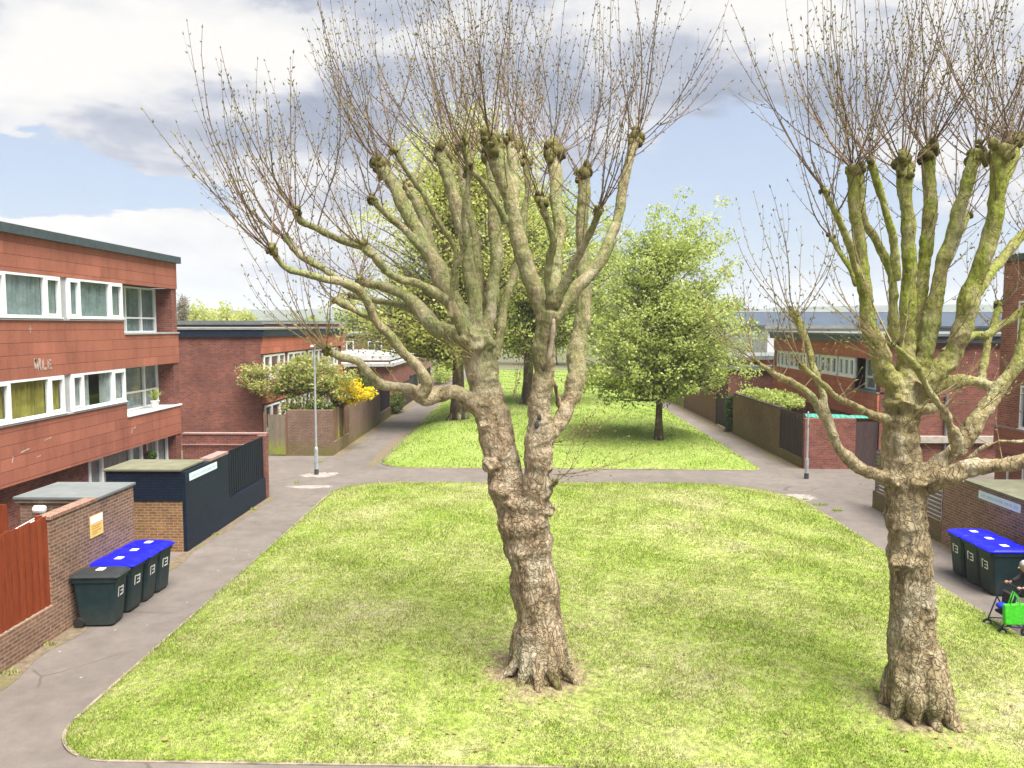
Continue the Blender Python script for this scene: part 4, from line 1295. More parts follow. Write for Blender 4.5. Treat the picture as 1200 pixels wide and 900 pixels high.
# plant on the balcony ledge, hanging ball by the ground floor
def leaf_blob(name, loc, lobes, leaf, label, cat, group=None, size=0.09, n=900, seed=1, stems=None, clump=0.28):
    rs = random.Random(seed)
    root = thing(name, loc, label, cat, group)
    lm = MB(); sm = MB(); loc = Vector(loc)
    tot = sum(l[3] * l[4] * l[5] for l in lobes)
    for (cx, cy, cz, rx, ry, rz) in lobes:
        k_ = max(3, int(n / 26 * rx * ry * rz / tot))
        for j in range(k_):
            while True:
                o_ = Vector((rs.uniform(-1, 1), rs.uniform(-1, 1), rs.uniform(-1, 1)))
                if o_.length < 1: break
            c = loc + Vector((cx + o_.x * rx, cy + o_.y * ry, cz + o_.z * rz))
            add_leaves(lm, c, clump * rs.uniform(0.6, 1.3), 26, size, rs)
            sm.tube([loc + Vector((cx * 0.2 + rs.gauss(0, .15), cy * 0.5, 0.02)), loc + Vector((cx * 0.3, cy * 0.8, cz * 0.75)), c], [0.022, 0.014, 0.005], 4, cap=False)
    obj('stem', sm, M['bark_brown'], root)
    obj('foliage', lm, leaf, root)
    return root


p = W(181, 483, 27.0)
pl = thing('potted_plant', (-13.05, 27.0, 3.29), 'spiky green pot plant on the white ledge of the middle storey balcony', 'plant')
mb = MB(); mb.lathe((-13.05, 27.0, 3.29), [(0.10, 0), (0.15, 0.24), (0.165, 0.25), (0.15, 0.27)], 14); obj('pot', mb, M['pot_white'], pl)
mb = MB(); rs = random.Random(4)
for i in range(46):
    a = rs.random() * 6.28; L = rs.uniform(0.3, 0.62); t = rs.uniform(0.2, 1.0)
    d = Vector((math.cos(a) * t, math.sin(a) * t, 1)).normalized(); b = Vector((-13.05, 27.0, 3.54)); u = Vector((-math.sin(a), math.cos(a), 0)) * 0.022
    mid = b + d * L * 0.6; e = b + d * L + Vector((math.cos(a), math.sin(a), -0.6)) * 0.1 * t
    mb.face([b - u * .6, b + u * .6, mid + u, mid - u]); mb.face([mid - u, mid + u, e])
obj('leaves', mb, M['leaf_bright'], pl)
hb = thing('topiary_ball', (-13.05, 26.6, 2.0), 'dark green leaf ball hung below the lowest cladding of the block', 'plant')
mb = MB(); mb.tube([(-13.05, 26.6, 2.17), (-13.05, 26.6, 1.8)], 0.006, 6); obj('chain', mb, M['steel_dark'], hb)
mb = MB(); rs = random.Random(8)
for i in range(420):
    d = Vector((rs.gauss(0, 1), rs.gauss(0, 1), rs.gauss(0, 1))).normalized()
    add_leaves(mb, Vector((-13.05, 26.6, 1.66)) + d * 0.17, 0.025, 1, 0.05, rs)
mb.ball((-13.05, 26.6, 1.66), 0.15, 2)
obj('leaves', mb, M['leaf_dark'], hb)

# ------------------------------------------------------------------ sheds and walls along the near left path
XW = -9.3
bw = thing('brick_wall', (-9.4, 16, 0), 'brown brick wall behind the bins with a yellow notice and thin brick coping', 'wall')
mb = MB(); mb.box(-9.53, XW, 14.75, 18.0, -0.02, 2.40); obj('brickwork', mb, M['brick_brown'], bw)
mb = MB(); mb.box(-9.56, XW + 0.025, 14.72, 16.45, 2.40, 2.46); obj('coping', mb, M['brick_pale'], bw)
mb = MB(); mb.box(-9.53, XW, 8, 14.745, -0.02, 0.68); tag(obj('dwarf_wall', mb, M['brick_brown']), 'low brown brick wall under the red boarded fence', 'wall')
sh = thing('brick_shed', (-10.2, 17.2, 0), 'brick bin shed with a pale grey flat roof behind the wall with the yellow notice', 'shed')
mb = MB(); mb.box(-11.05, -9.54, 16.5, 18.0, -0.02, 2.38); obj('wall', mb, M['brick_garden'], sh)
mb = MB(); mb.box(-11.15, -9.26, 16.42, 18.06, 2.405, 2.47); obj('roof', mb, M['roof_grey'], sh, bevel=0.01)
mb = MB(); mb.box(-11.12, -9.54, 16.45, 16.49, 2.33, 2.40); obj('fascia_board', mb, M['fence_grey'], sh)

lamp = thing('wall_lamp', (-10.55, 16.49, 2.2), 'round white lamp on the front of the grey roofed brick shed', 'lamp')
mb = MB()
Mx = Matrix.Translation((-10.55, 16.40, 2.2)) @ Matrix.Rotation(R(90), 4, 'Y')
b0 = MB(); b0.lathe((0, 0, -0.12), [(0.05, 0), (0.085, 0.01), (0.09, 0.03), (0.09, 0.2), (0.08, 0.24), (0.04, 0.25)], 18)
mb.v = [tuple(Mx @ Vector(v)) for v in b0.v]; mb.f = b0.f; mb.m = b0.m
obj('body', mb, M['pot_white'], lamp, smooth=True)
mb = MB(); mb.box(-10.58, -10.52, 16.40, 16.495, 2.15, 2.20); obj('bracket', mb, M['steel_dark'], lamp)
mb = MB(); mb.tube([(-10.5, 16.45, 2.1), (-10.6, 15.6, 1.96), (-10.62, 14.4, 1.9)], 0.010, 8); mb.tube([(-10.42, 16.45, 2.1), (-10.52, 15.6, 1.96), (-10.54, 14.4, 1.9)], 0.012, 8)
tag(obj('clothes_line', mb, M['mark_white']), 'pale line running from the shed lamp down behind the red fence', 'line')

rf = thing('red_fence', (-9.4, 12, 0.68), 'red brown vertical boarded fence on the low brick wall', 'fence')
mb = MB(); y = 8.05; i = 0
while y < 14.68:
    h = 2.46 + 0.012 * math.sin(i * 5.1)
    o_ = 0.0 if i % 2 else 0.022
    mb.box(-9.4 + o_, -9.378 + o_, y, y + 0.108, 0.69, h); y += 0.097; i += 1
obj('boards', mb, M['fence_red'], rf)
mb = MB()
for z in (0.9, 2.15): mb.box(-9.46, -9.405, 8.05, 14.7, z, z + 0.08)
obj('rail', mb, M['fence_red'], rf)
for y in (9.2, 11.9, 14.62):
    mb = MB(); mb.box(-9.515, -9.425, y, y + 0.09, 0.69, 2.5); obj('post', mb, M['fence_red'], rf)
mb = MB(); i = 0; x = -12.85
while x < -11.2:
    mb.box(x, x + 0.108, 16.2 + (0.02 if i % 2 else 0), 16.222 + (0.02 if i % 2 else 0), 0, 2.35); x += 0.1; i += 1
tag(obj('red_fence', mb, M['fence_red']), 'short red board fence between the grey roofed shed and the block', 'fence')

sg = thing('notice_sign', (XW + 0.01, 16.55, 2.0), 'small yellow and white notice on the brown brick wall above the bins', 'sign')
y0, y1 = 16.12, 16.62
mb = MB(); mb.box(XW + 0.002, XW + 0.014, y0, y1, 1.63, 2.10); obj('board', mb, M['sign_yellow'], sg)
mb = MB(); mb.box(XW + 0.016, XW + 0.018, y0 + 0.01, y1 - 0.01, 1.93, 2.09); obj('header', mb, M['mark_white'], sg)
mb = MB()
for z, a in ((1.86, .36), (1.81, .3), (1.75, .38), (1.70, .22)): mb.box(XW + 0.016, XW + 0.018, y0 + 0.05, y0 + 0.05 + a, z, z + 0.018)
obj('text_lines', mb, M['sign_brown'], sg)

bs = thing('garage_store', (-10.2, 21.5, 0), 'brick store with black painted top and mossy flat roof beside the black fence', 'shed')
mb = MB(); mb.box(-11.35, XW, 20.6, 22.1, -0.02, 1.42); obj('wall', mb, M['brick_orange'], bs)
mb = MB(); mb.box(-11.37, XW - 0.0, 20.58, 22.1, 1.42, 2.24); obj('painted_band', mb, M['brick_black'], bs)
mb = MB(); mb.box(-11.42, XW + 0.02, 20.52, 22.1, 2.25, 2.31); obj('roof', mb, M['roof_moss'], bs, bevel=0.01)
pw = thing('painted_wall', (-9.25, 24, 0), 'black painted brick wall with a street name plate along the path', 'wall')
mb = MB(); mb.box(XW + 0.002, XW + 0.10, 20.6, 23.7, -0.02, 2.22); mb.box(-9.4, XW + 0.10, 23.7, 27.1, -0.02, 0.78); mb.box(-9.5, XW - 0.002, 22.12, 23.7, -0.02, 2.22)
obj('brickwork', mb, M['brick_black'], pw)
mb = MB(); mb.box(-9.52, XW + 0.12, 22.3, 23.65, 2.22, 2.30); obj('coping', mb, M['coping'], pw)
mb = MB(); mb.box(-9.52, XW + 0.11, 27.1, 27.42, -0.02, 2.28); obj('pier', mb, M['brick_maroon'], pw)
bf = thing('black_fence', (-9.3, 25.4, 0.78), 'black vertical board fence on the low black wall', 'fence')
mb = MB(); y = 23.72; i = 0
while y < 27.06:
    o_ = 0.0 if i % 2 else 0.02
    mb.box(-9.3 + o_, -9.28 + o_, y, y + 0.104, 0.79, 2.26); y += 0.0955; i += 1
obj('boards', mb, M['fence_black'], bf)
mb = MB()
for z in (1.0, 1.95): mb.box(-9.36, -9.305, 23.72, 27.06, z, z + 0.08)
obj('rail', mb, M['fence_black'], bf)

def name_plate(x, s, y0, y1, z0, z1, label):
    r = thing('street_sign', (x, (y0 + y1) / 2, z0), label, 'sign')
    mb = MB(); xbox(mb, x, s, y0, y1, 0.003, 0.016, z0, z1); obj('plate', mb, M['sign_white'], r)
    mb = MB(); rs = random.Random(int(y0 * 10))
    y = y0 + 0.1
    while y < y1 - 0.12:
        w = rs.uniform(0.03, 0.06)
        if rs.random() > 0.2: xbox(mb, x, s, y, y + w, 0.018, 0.020, z0 + 0.07, z1 - 0.07)
        y += w + 0.025
    obj('worn_lettering', mb, M['sign_text'], r)
name_plate(XW + 0.10, 1, 20.85, 22.75, 1.93, 2.13, 'long pale blue street name plate on the black painted wall')

cw = thing('courtyard_wall', (-11, 28.9, 0), 'maroon brick yard wall with thin pink coping at the end of the cladded block', 'wall')
mb = MB(); mb.box(-12.9, -9.75, 28.75, 28.97, -0.02, 2.10); obj('brickwork', mb, M['brick_maroon'], cw)
mb = MB(); mb.box(-12.9, -9.7, 28.72, 29.0, 2.10, 2.15); obj('coping', mb, M['coping'], cw)
mb = MB(); mb.tube([(-12.9, 28.70, 1.72), (-9.8, 28.70, 1.72)], 0.02, 8); obj('pipe', mb, M['coping'], cw)

# ------------------------------------------------------------------ wheelie bins
def bin_thing(name, loc, rz, lid_mat, label, group):
    r = thing(name, (0, 0, 0), label, 'bin', group)
    mb = MB()
    def rect(z, x0, x1, y, c):
        return [(x0 + c, -y, z), (x1 - c, -y, z), (x1, -y + c, z), (x1, y - c, z), (x1 - c, y, z), (x0 + c, y, z), (x0, y - c, z), (x0, -y + c, z)]
    R_ = [rect(0.03, -0.30, 0.30, 0.235, 0.05), rect(0.10, -0.33, 0.315, 0.24, 0.05), rect(0.90, -0.40, 0.385, 0.28, 0.05), rect(0.905, -0.42, 0.41, 0.30, 0.05), rect(0.985, -0.425, 0.415, 0.302, 0.05)]
    for q in R_: mb.v += q
    for i in range(len(R_) - 1):
        for k_ in range(8):
            k2 = (k_ + 1) % 8
            mb.f.append((i * 8 + k_, i * 8 + k2, i * 8 + 8 + k2, i * 8 + 8 + k_)); mb.m.append(0)
    mb.f.append(tuple(reversed(range(8)))); mb.m.append(0)
    mb.f.append(tuple(32 + i for i in range(8))); mb.m.append(0)
    obj('body', mb, M['bin'], r, bevel=0.012)
    mb = MB()
    L_ = [rect(0.99, -0.45, 0.46, 0.315, 0.06), rect(1.02, -0.455, 0.465, 0.318, 0.06), rect(1.055, -0.43, 0.42, 0.29, 0.09), rect(1.085, -0.34, 0.30, 0.21, 0.12)]
    for q in L_: mb.v += q
    for i in range(len(L_) - 1):
        for k_ in range(8):
            k2 = (k_ + 1) % 8
            mb.f.append((i * 8 + k_, i * 8 + k2, i * 8 + 8 + k2, i * 8 + 8 + k_)); mb.m.append(0)
    mb.f.append(tuple(reversed(range(8)))); mb.m.append(0)
    mb.f.append(tuple(24 + i for i in range(8))); mb.m.append(0)
    lid = obj('lid', mb, lid_mat, r, bevel=0.008)
    mb = MB(); mb.box(-0.07, 0.07, -0.05, 0.11, 1.086, 1.089); obj('lid_sticker', mb, M['mark_white'], lid)
    mb = MB(); mb.tube([(-0.47, -0.24, 0.95), (-0.50, -0.24, 0.98), (-0.50, 0.24, 0.98), (-0.47, 0.24, 0.95)], 0.016, 8); obj('handle', mb, M['bin'], r)
    for sy in (-1, 1):
        w = MB(); w.tube([(-0.30, sy * 0.245, 0.10), (-0.30, sy * 0.295, 0.10)], 0.10, 16)
        obj('wheel', w, M['rubber'], r)
    mb = MB()
    fx = lambda z: 0.315 + 0.07 * (z - 0.10) / 0.80 + 0.004
    def mark(y0, y1, z0, z1):
        mb.hexa([(fx(z0), y0, z0), (fx(z0) + .003, y0, z0), (fx(z0) + .003, y1, z0), (fx(z0), y1, z0), (fx(z1), y0, z1), (fx(z1) + .003, y0, z1), (fx(z1) + .003, y1, z1), (fx(z1), y1, z1)])
    mark(-0.115, -0.09, 0.56, 0.74)
    mark(-0.03, 0.10, 0.715, 0.74); mark(-0.01, 0.10, 0.64, 0.66); mark(-0.03, 0.10, 0.56, 0.585); mark(0.08, 0.104, 0.585, 0.715)
    mark(-0.115, -0.05, 0.735, 0.755)
    obj('number_mark', mb, M['mark_white'], r)
    r.location = loc; r.rotation_euler = (0, 0, rz); r.scale = (1.1, 1.06, 1.04)
    return r


b1 = bin_thing('wheelie_bin', (-8.80, 15.57, 0.004), R(4), M['bin_lid_black'], 'dark wheelie bin with a black lid, nearest of the row at the brown brick wall', 'wheelie bins')
b2 = bin_thing('wheelie_bin', (-8.82, 16.34, 0.004), R(-1), M['bin_lid_blue'], 'blue lidded wheelie bin directly behind the black lidded one', 'wheelie bins')
copy_tree(b2, (-8.80, 16.96, 0.004), 'middle blue lidded wheelie bin of the three against the brown brick wall', R(3))
copy_tree(b2, (-8.78, 17.58, 0.004), 'blue lidded wheelie bin closest to the brick store with black painted top', R(-3))
copy_tree(b2, (11.16, 17.62, 0.004), 'blue lidded wheelie bin nearest to the green bag and pushchair', R(180))
copy_tree(b2, (11.18, 18.24, 0.004), 'middle blue lidded wheelie bin of the three by the pale brick wall with name plate', R(181))
copy_tree(b2, (11.18, 18.86, 0.004), 'blue lidded wheelie bin closest to the slatted fence', R(178))

# ------------------------------------------------------------------ the house row beyond, left side
h2 = thing('brick_house', (-18, 46, 0), 'two storey house with a blank maroon brick end and red cladded front', 'house')
mb = MB(); mb.box(-30, -13.0, 38.0, 55.0, -0.02, 5.66); obj('wall', mb, M['brick_maroon'], h2)
mb = MB(); mb.box(-30.1, -12.8, 37.9, 55.1, 5.66, 6.02); obj('fascia', mb, M['fascia_blue'], h2)
mb = MB(); mb.box(-30.15, -12.75, 37.85, 55.15, 6.02, 6.12); obj('roof', mb, M['roof_felt'], h2)
mb = MB(); mb.box(-12.998, -12.88, 38.05, 55.0, 4.80, 5.65); mb.box(-12.998, -12.88, 38.05, 55.0, 2.3, 3.45); obj('cladding', mb, M['clad2'], h2)
for i, y in enumerate((38.3, 42.3, 46.3, 50.3)):
    window_x(h2, -12.97, 1, y, y + 3.4, 3.5, 4.75, (0.3, 0.7), M['cur_teal'], seed=60 + i)
    window_x(h2, -12.97, 1, y, y + 3.4, 0.9, 2.2, (0.3, 0.7), M['cur_net'], seed=70 + i)

gw = thing('garden_wall', (-10.2, 36.3, 0), 'mossy brick garden wall below the flowering shrubs beside the lamp post', 'wall')
mb = MB(); mb.box(-11.2, -9.05, 36.25, 36.48, -0.02, 2.2); mb.box(-9.27, -9.05, 36.49, 39.8, -0.02, 0.62); mb.box(-9.27, -9.05, 39.8, 48.6, -0.02, 2.2)
obj('brickwork', mb, M['brick_garden'], gw)
mb = MB(); mb.box(-9.30, -9.02, 39.8, 48.6, 2.2, 2.26); obj('coping', mb, M['roof_moss'], gw)
gt = thing('garden_gate', (-11.75, 36.3, 0), 'weathered wooden garden gate with a mossy foot beside the garden wall', 'gate')
mb = MB(); x = -12.15; i = 0
while x < -11.3:
    mb.box(x, x + 0.118, 36.30, 36.33, 0.05, 1.98); x += 0.121; i += 1
obj('boards', mb, M['fence_grey'], gt)
for x in (-12.3, -11.24):
    mb = MB(); mb.box(x - 0.055, x + 0.036, 36.28, 36.38, -0.02, 2.08); obj('post', mb, M['fence_brown'], gt)
fp = thing('panel_fence', (-9.16, 38, 0.62), 'warm brown board panels set on the low wall below the yellow shrub', 'fence')
mb = MB(); y = 36.5; i = 0
while y < 39.7:
    mb.box(-9.17 + (0.015 if i % 2 else 0), -9.15 + (0.015 if i % 2 else 0), y, y + 0.15, 0.63, 2.2); y += 0.145; i += 1
obj('boards', mb, M['fence_brown'], fp)
for y in (37.55, 38.65):
    mb = MB(); mb.box(-9.13, -9.05, y, y + 0.09, 0.63, 2.24); obj('post', mb, M['fence_grey'], fp)
tag(leaf_blob('flowering_shrub', (-10.6, 37.4, 0.0), [(-1.2, 0.2, 3.5, 1.6, .8, .85), (0.2, 0, 3.9, 1.5, .8, 1.0), (1.3, 0.2, 3.4, 1.2, 0.7, 0.8), (-2.5, 0, 3.7, .9, .6, .65), (0, -0.4, 2.4, 1.2, 0.5, 0.5)], M['leaf_rust'], 'big loose shrub of mixed green and rusty leaves spilling over the garden wall', 'shrub', None, 0.13, 7500, 3, clump=0.36))
leaf_blob('flowering_shrub', (-9.7, 38.2, 0.0), [(0.8, 0, 3.05, 1.1, .6, .55), (1.6, 0, 2.9, 0.8, .4, .35), (0.9, 0, 2.6, 0.7, .5, .35)], M['flower_yellow'], 'bright yellow flowering shrub leaning over the brown fence panels', 'shrub', None, 0.09, 5200, 5, clump=0.22)
leaf_blob('shrub', (-9.9, 36.9, 0.0), [(0, 0, 2.3, 0.9, .35, .25), (-1.2, 0, 2.2, 0.4, .3, .22)], M['leaf_mid'], 'green leafy growth along the top of the garden wall', 'shrub', None, 0.10, 1400, 6, clump=0.18)

# gates, fences and low buildings further along the left path
def board_fence(name, x, y0, y1, z0, z1, mat, label, w=0.14):
    r = thing(name, (x, (y0 + y1) / 2, z0), label, 'gate' if 'gate' in name else 'fence')
    mb = MB(); y = y0; i = 0
    while y < y1 - 0.02:
        o_ = 0.015 if i % 2 else 0
        mb.box(x - 0.02 + o_, x + o_, y, min(y + w, y1), z0, z1 + 0.01 * math.sin(i * 3.1)); y += w * 0.96; i += 1
    obj('boards', mb, mat, r)
    for y in (y0 - 0.06, y1 - 0.04):
        mb = MB(); mb.box(x - 0.06, x + 0.04, y, y + 0.1, -0.02 if z0 < 0.2 else z0, z1 + 0.08); obj('post', mb, mat, r)
    return r


board_fence('garden_gate', -9.15, 48.75, 52.4, 0.65, 2.15, M['fence_purple'], 'dark purple gate past the brick garden wall on the far path')
mb = MB(); mb.box(-9.28, -9.06, 48.62, 52.5, -0.02, 0.64); tag(obj('dwarf_wall', mb, M['brick_garden']), 'low mossy brick footing below the dark purple gate', 'wall')
leaf_blob('shrub', (-9.0, 54.6, 0.0), [(0, 0, 0.8, .45, 1.4, .75)], M['leaf_mid'], 'scrubby green bush between the dark purple gate and the dark fence', 'shrub', None, 0.14, 1500, 9)
board_fence('board_fence', -9.15, 57.0, 64.0, 0.03, 1.9, M['fence_dark'], 'dark board fence behind the scrubby bush at the far path')
mb = MB(); mb.box(-9.3, -9.05, 64.2, 78, -0.02, 0.9); tag(obj('garden_wall', mb, M['brick_pale']), 'low pale brick wall at the far end of the left hand path', 'wall')
board_fence('board_fence', -9.4, 64.3, 78.0, 0.95, 2.0, M['fence_black'], 'blue black fence above the low pale brick wall')
leaf_blob('hedge', (-8.6, 84, 0.0), [(0, 0, 1.2, .8, 5, 1.1)], M['leaf_bright'], 'bright green hedge where the left hand path ends', 'hedge', None, 0.22, 3000, 10, clump=0.45)
leaf_blob('shrub', (-10.6, 52, 0.0), [(0, 0, 2.4, 0.8, 2.2, .6)], M['leaf_mid'], 'green bush showing above the dark purple gate', 'shrub', None, 0.14, 1300, 14)

lo = thing('low_house', (-13, 68, 0), 'single storey red brick building with a stepped white flat roof', 'house')
mb = MB(); mb.box(-18.5, -10.4, 60, 76, -0.02, 3.05); obj('wall', mb, M['brick_red'], lo)
mb = MB(); mb.box(-18.8, -10.1, 59.6, 76.4, 3.05, 3.3); mb.box(-18.6, -10.6, 61.5, 76.2, 3.45, 3.85); obj('roof', mb, M['roof_white'], lo)
mb = MB(); mb.box(-18.3, -10.9, 61.7, 76, 3.3, 3.45); obj('fascia', mb, M['brick_red'], lo)
mb = MB()
for x in (-17.5, -15.0, -12.5): mb.box(x, x + 1.6, 59.93, 59.99, 1.1, 2.3)
obj('window', mb, M['dark_wall'], lo)
lo = thing('low_house', (-13, 88, 0), 'brick house with white windows beyond the white flat roof', 'house')
mb = MB(); mb.box(-24, -11.5, 82, 97, -0.02, 5.2); obj('wall', mb, M['brick_pale'], lo)
mb = MB(); mb.box(-24.3, -11.2, 81.7, 97.3, 5.2, 5.5); obj('roof', mb, M['roof_felt'], lo)
for i, x in enumerate((-22.5, -19.5, -16.5, -13.8)):
    mb = MB(); mb.box(x, x + 1.5, 81.9, 81.98, 3.2, 4.6); w_ = obj('window', mb, M['white'], lo)
    mb = MB(); mb.box(x + .12, x + .68, 81.87, 81.895, 3.32, 4.48); mb.box(x + .82, x + 1.38, 81.87, 81.895, 3.32, 4.48); obj('pane', mb, M['dark_wall'], w_)
rb = thing('flat_roofed_house', (-24, 66, 0), 'wide flat roofed house showing its grey parapet behind the blue black fascia', 'house')
mb = MB(); mb.box(-44, -17, 60, 74, -0.02, 6.3); obj('wall', mb, M['brick_maroon'], rb)
mb = MB(); mb.box(-44.2, -17.0, 59.8, 74, 6.3, 6.62); obj('parapet', mb, M['roof_grey'], rb)
mb = MB(); mb.box(-38, -33, 61, 64, 6.62, 7.0); mb.box(-30, -28.5, 61, 63, 6.62, 6.9); obj('roof_hatch', mb, M['dark_wall'], rb)
rb = thing('flat_roofed_house', (-15.5, 64, 0), 'red parapet house rising over the far end of the cladded house front', 'house')
mb = MB(); mb.box(-19.2, -14.2, 57.0, 59.5, -0.02, 6.35); obj('wall', mb, M['brick_red'], rb)
mb = MB(); mb.box(-19.3, -14.1, 56.9, 59.55, 6.35, 6.5); obj('roof', mb, M['roof_felt'], rb)

# ------------------------------------------------------------------ right side
XR = 12.0
rs_ = thing('brick_shed', (13.4, 17.5, 0), 'pale red brick store with a name plate behind the right hand bins', 'shed')
mb = MB(); mb.box(XR, 14.8, 13.2, 20.6, -0.02, 2.0); mb.box(XR, XR + 0.23, 20.61, 21.75, -0.02, 1.98); obj('wall', mb, M['brick_pale'], rs_)
mb = MB(); mb.box(XR - 0.06, 14.9, 13.1, 20.66, 2.0, 2.07); obj('roof', mb, M['roof_moss'], rs_, bevel=0.01)
name_plate(XR, -1, 18.35, 20.05, 1.70, 1.91, 'pale blue street name plate on the pale brick store above the bins')
sf = thing('slatted_fence', (12.05, 23, 0), 'grey horizontal slat fence on a low mossy wall beside the pale brick store', 'fence')
mb = MB(); z = 0.62
while z < 1.95:
    mb.box(XR + 0.02, XR + 0.045, 21.9, 26.0, z, z + 0.085); z += 0.125
obj('slats', mb, M['slat'], sf)
for y in (21.78, 23.9, 25.95):
    mb = MB(); mb.box(XR + 0.05, XR + 0.14, y, y + 0.1, 0.6, 2.0); obj('post', mb, M['fence_dark'], sf)
mb = MB(); mb.box(XR, XR + 0.2, 21.76, 26.1, -0.02, 0.59); obj('footing', mb, M['brick_garden'], sf)

nb = thing('apartment_building', (18, 20, 0), 'red brick block at the frame edge with an orange panel band', 'building')
mb = MB(); mb.box(15.98, 26, 8, 25.9, 4.3, 8.3); mb.box(15.98, 26, 8, 23.2, 2.9, 4.3); mb.box(15.98, 26, 24.75, 25.9, 2.9, 4.3); mb.box(15.98, 26, 8, 25.9, -0.02, 2.05); mb.box(17, 26, 23.2, 24.75, 2.9, 4.3); obj('wall', mb, M['brick_red'], nb)
mb = MB(); mb.box(15.90, 15.978, 8, 25.92, 2.05, 2.84); obj('cladding', mb, M['clad'], nb)
mb = MB(); mb.box(15.86, 16.6, 8, 25.95, 2.84, 2.9); obj('ledge', mb, M['coping'], nb)
mb = MB(); mb.box(15.8, 26.2, 7.8, 26.1, 8.3, 8.5); obj('roof', mb, M['fascia'], nb)
window_x(nb, 16.0, -1, 23.2, 24.75, 2.92, 4.3, (0.5,), M['cur_teal'], seed=91)
window_x(nb, 15.975, -1, 23.6, 25.2, 0.9, 1.95, (0.5,), M['cur_net'], sill=False, seed=92)
window_x(nb, 15.975, -1, 22.9, 25.0, 5.6, 7.0, (0.5,), M['cur_teal'], seed=93)

h3 = thing('brick_house', (18, 41, 0), 'two storey house with red panels and a run of white windows, a solar dark roof behind it', 'house')
h3['label'] = 'house with red panels and a run of white upper windows above the teal sheet'
mb = MB(); mb.box(16.6, 27, 34.0, 48.2, -0.02, 5.45); mb.box(15.80, 16.6, 34.0, 34.4, -0.02, 5.45); mb.box(15.80, 16.6, 34.4, 48.2, -0.02, 2.0); mb.box(15.80, 16.6, 47.9, 48.2, 2, 5.45); obj('wall', mb, M['brick_maroon'], h3)
mb = MB(); mb.box(15.7, 15.798, 34.02, 48.2, 4.72, 5.44); mb.box(15.7, 15.798, 36.6, 48.2, 2.0, 3.72); mb.box(15.7, 15.798, 34.02, 36.6, 2.0, 3.2); mb.box(15.8, 16.6, 34.4, 48, 5.3, 5.44); obj('cladding', mb, M['clad2'], h3)
mb = MB(); mb.box(15.5, 27.2, 33.8, 48.4, 5.45, 5.75); obj('fascia', mb, M['fascia'], h3)
mb = MB(); mb.box(15.4, 27.3, 33.7, 48.5, 5.75, 5.86); obj('roof', mb, M['roof_grey'], h3)
for i, (y0, y1) in enumerate(((36.65, 38.5), (38.7, 40.9), (41.1, 43.0), (43.2, 45.6), (45.8, 47.8))):
    window_x(h3, 15.82, -1, y0, y1, 3.74, 4.7, (0.33, 0.67), M['cur_teal'], seed=100 + i, fw=0.09)
window_x(h3, 16.3, -1, 34.45, 36.55, 3.24, 4.7, (0.5,), M['cur_net'], transom=0.4, sill=False, seed=108, fw=0.09)
mb = MB(); mb.box(15.64, 16.4, 34.0, 36.62, 3.2, 3.27); obj('ledge', mb, M['roof_grey'], h3)
mb = MB(); mb.tube([(18.7, 33.93, 0), (18.7, 33.93, 3.2)], 0.06, 10); obj('drainpipe', mb, M['roof_grey'], h3)
mb = MB(); mb.box(16.2, 27, 33.82, 33.995, 1.05, 1.35); obj('stone_band', mb, M['concrete'], h3)

g2 = thing('garden_wall', (13.2, 33.3, 0), 'maroon brick garden wall facing the crossing beside the short grey post', 'wall')
mb = MB(); mb.box(12.25, 14.45, 33.2, 33.43, -0.02, 2.2); mb.box(15.45, 16.6, 33.2, 33.43, -0.02, 2.2); obj('brickwork', mb, M['brick_maroon'], g2)
g3 = thing('garden_gate', (15, 33.3, 0), 'dark brown boarded gate in the maroon brick garden wall', 'gate')
mb = MB(); x = 14.47; i = 0
while x < 15.40:
    mb.box(x, x + 0.118, 33.27, 33.30, 0.03, 2.05); x += 0.12; i += 1
obj('boards', mb, M['fence_dark'], g3)
mb = MB(); mb.box(14.46, 15.44, 33.305, 33.36, 0.5, 0.6); mb.box(14.46, 15.44, 33.305, 33.36, 1.6, 1.7); obj('rail', mb, M['fence_dark'], g3)
mb = MB()
n = 14
for i in range(n):
    for j in range(3):
        P = []
        for a, b in ((i, j), (i + 1, j), (i + 1, j + 1), (i, j + 1)):
            P.append((12.4 + 3.0 * a / n, 33.46 + 0.32 * b, 2.12 + 0.24 * math.sin(math.pi * min(1, (b + 0.4) / 3)) * (1 - 0.35 * a / n) + 0.05 * noise.noise(Vector((a * 0.7, b, 3)))))
        mb.face(P)
tp = obj('tarpaulin', mb, M['tarp'], smooth=True)
sol = tp.modifiers.new('s', 'SOLIDIFY'); sol.thickness = 0.01
tag(tp, 'crumpled teal sheet heaped behind the maroon brick garden wall', 'tarpaulin')

g4 = thing('garden_wall', (12.3, 40, 0), 'rough brown brick garden wall topped with yellow green creeper', 'wall')
mb = MB(); mb.box(12.2, 12.43, 36.4, 44.4, -0.02, 2.3); mb.box(12.2, 12.43, 33.44, 36.4, -0.02, 0.42); obj('brickwork', mb, brick('rough_brown_brick', (0.21, 0.115, 0.075), (0.15, 0.085, 0.055), (0.22, 0.15, 0.10), moss=(0.0, 1.6)), g4)
mb = MB(); mb.box(12.17, 12.46, 36.4, 44.4, 2.3, 2.36); obj('coping', mb, M['fence_dark'], g4)
board_fence('board_fence', 12.3, 33.5, 36.35, 0.43, 2.3, M['fence_dark'], 'dark brown board fence next to the short grey post')
mb = MB(); mb.box(12.5, 20, 44.45, 44.7, -0.02, 2.25); tag(obj('garden_wall', mb, M['brick_garden']), 'brick cross wall hidden behind the yellow green creeper', 'wall')
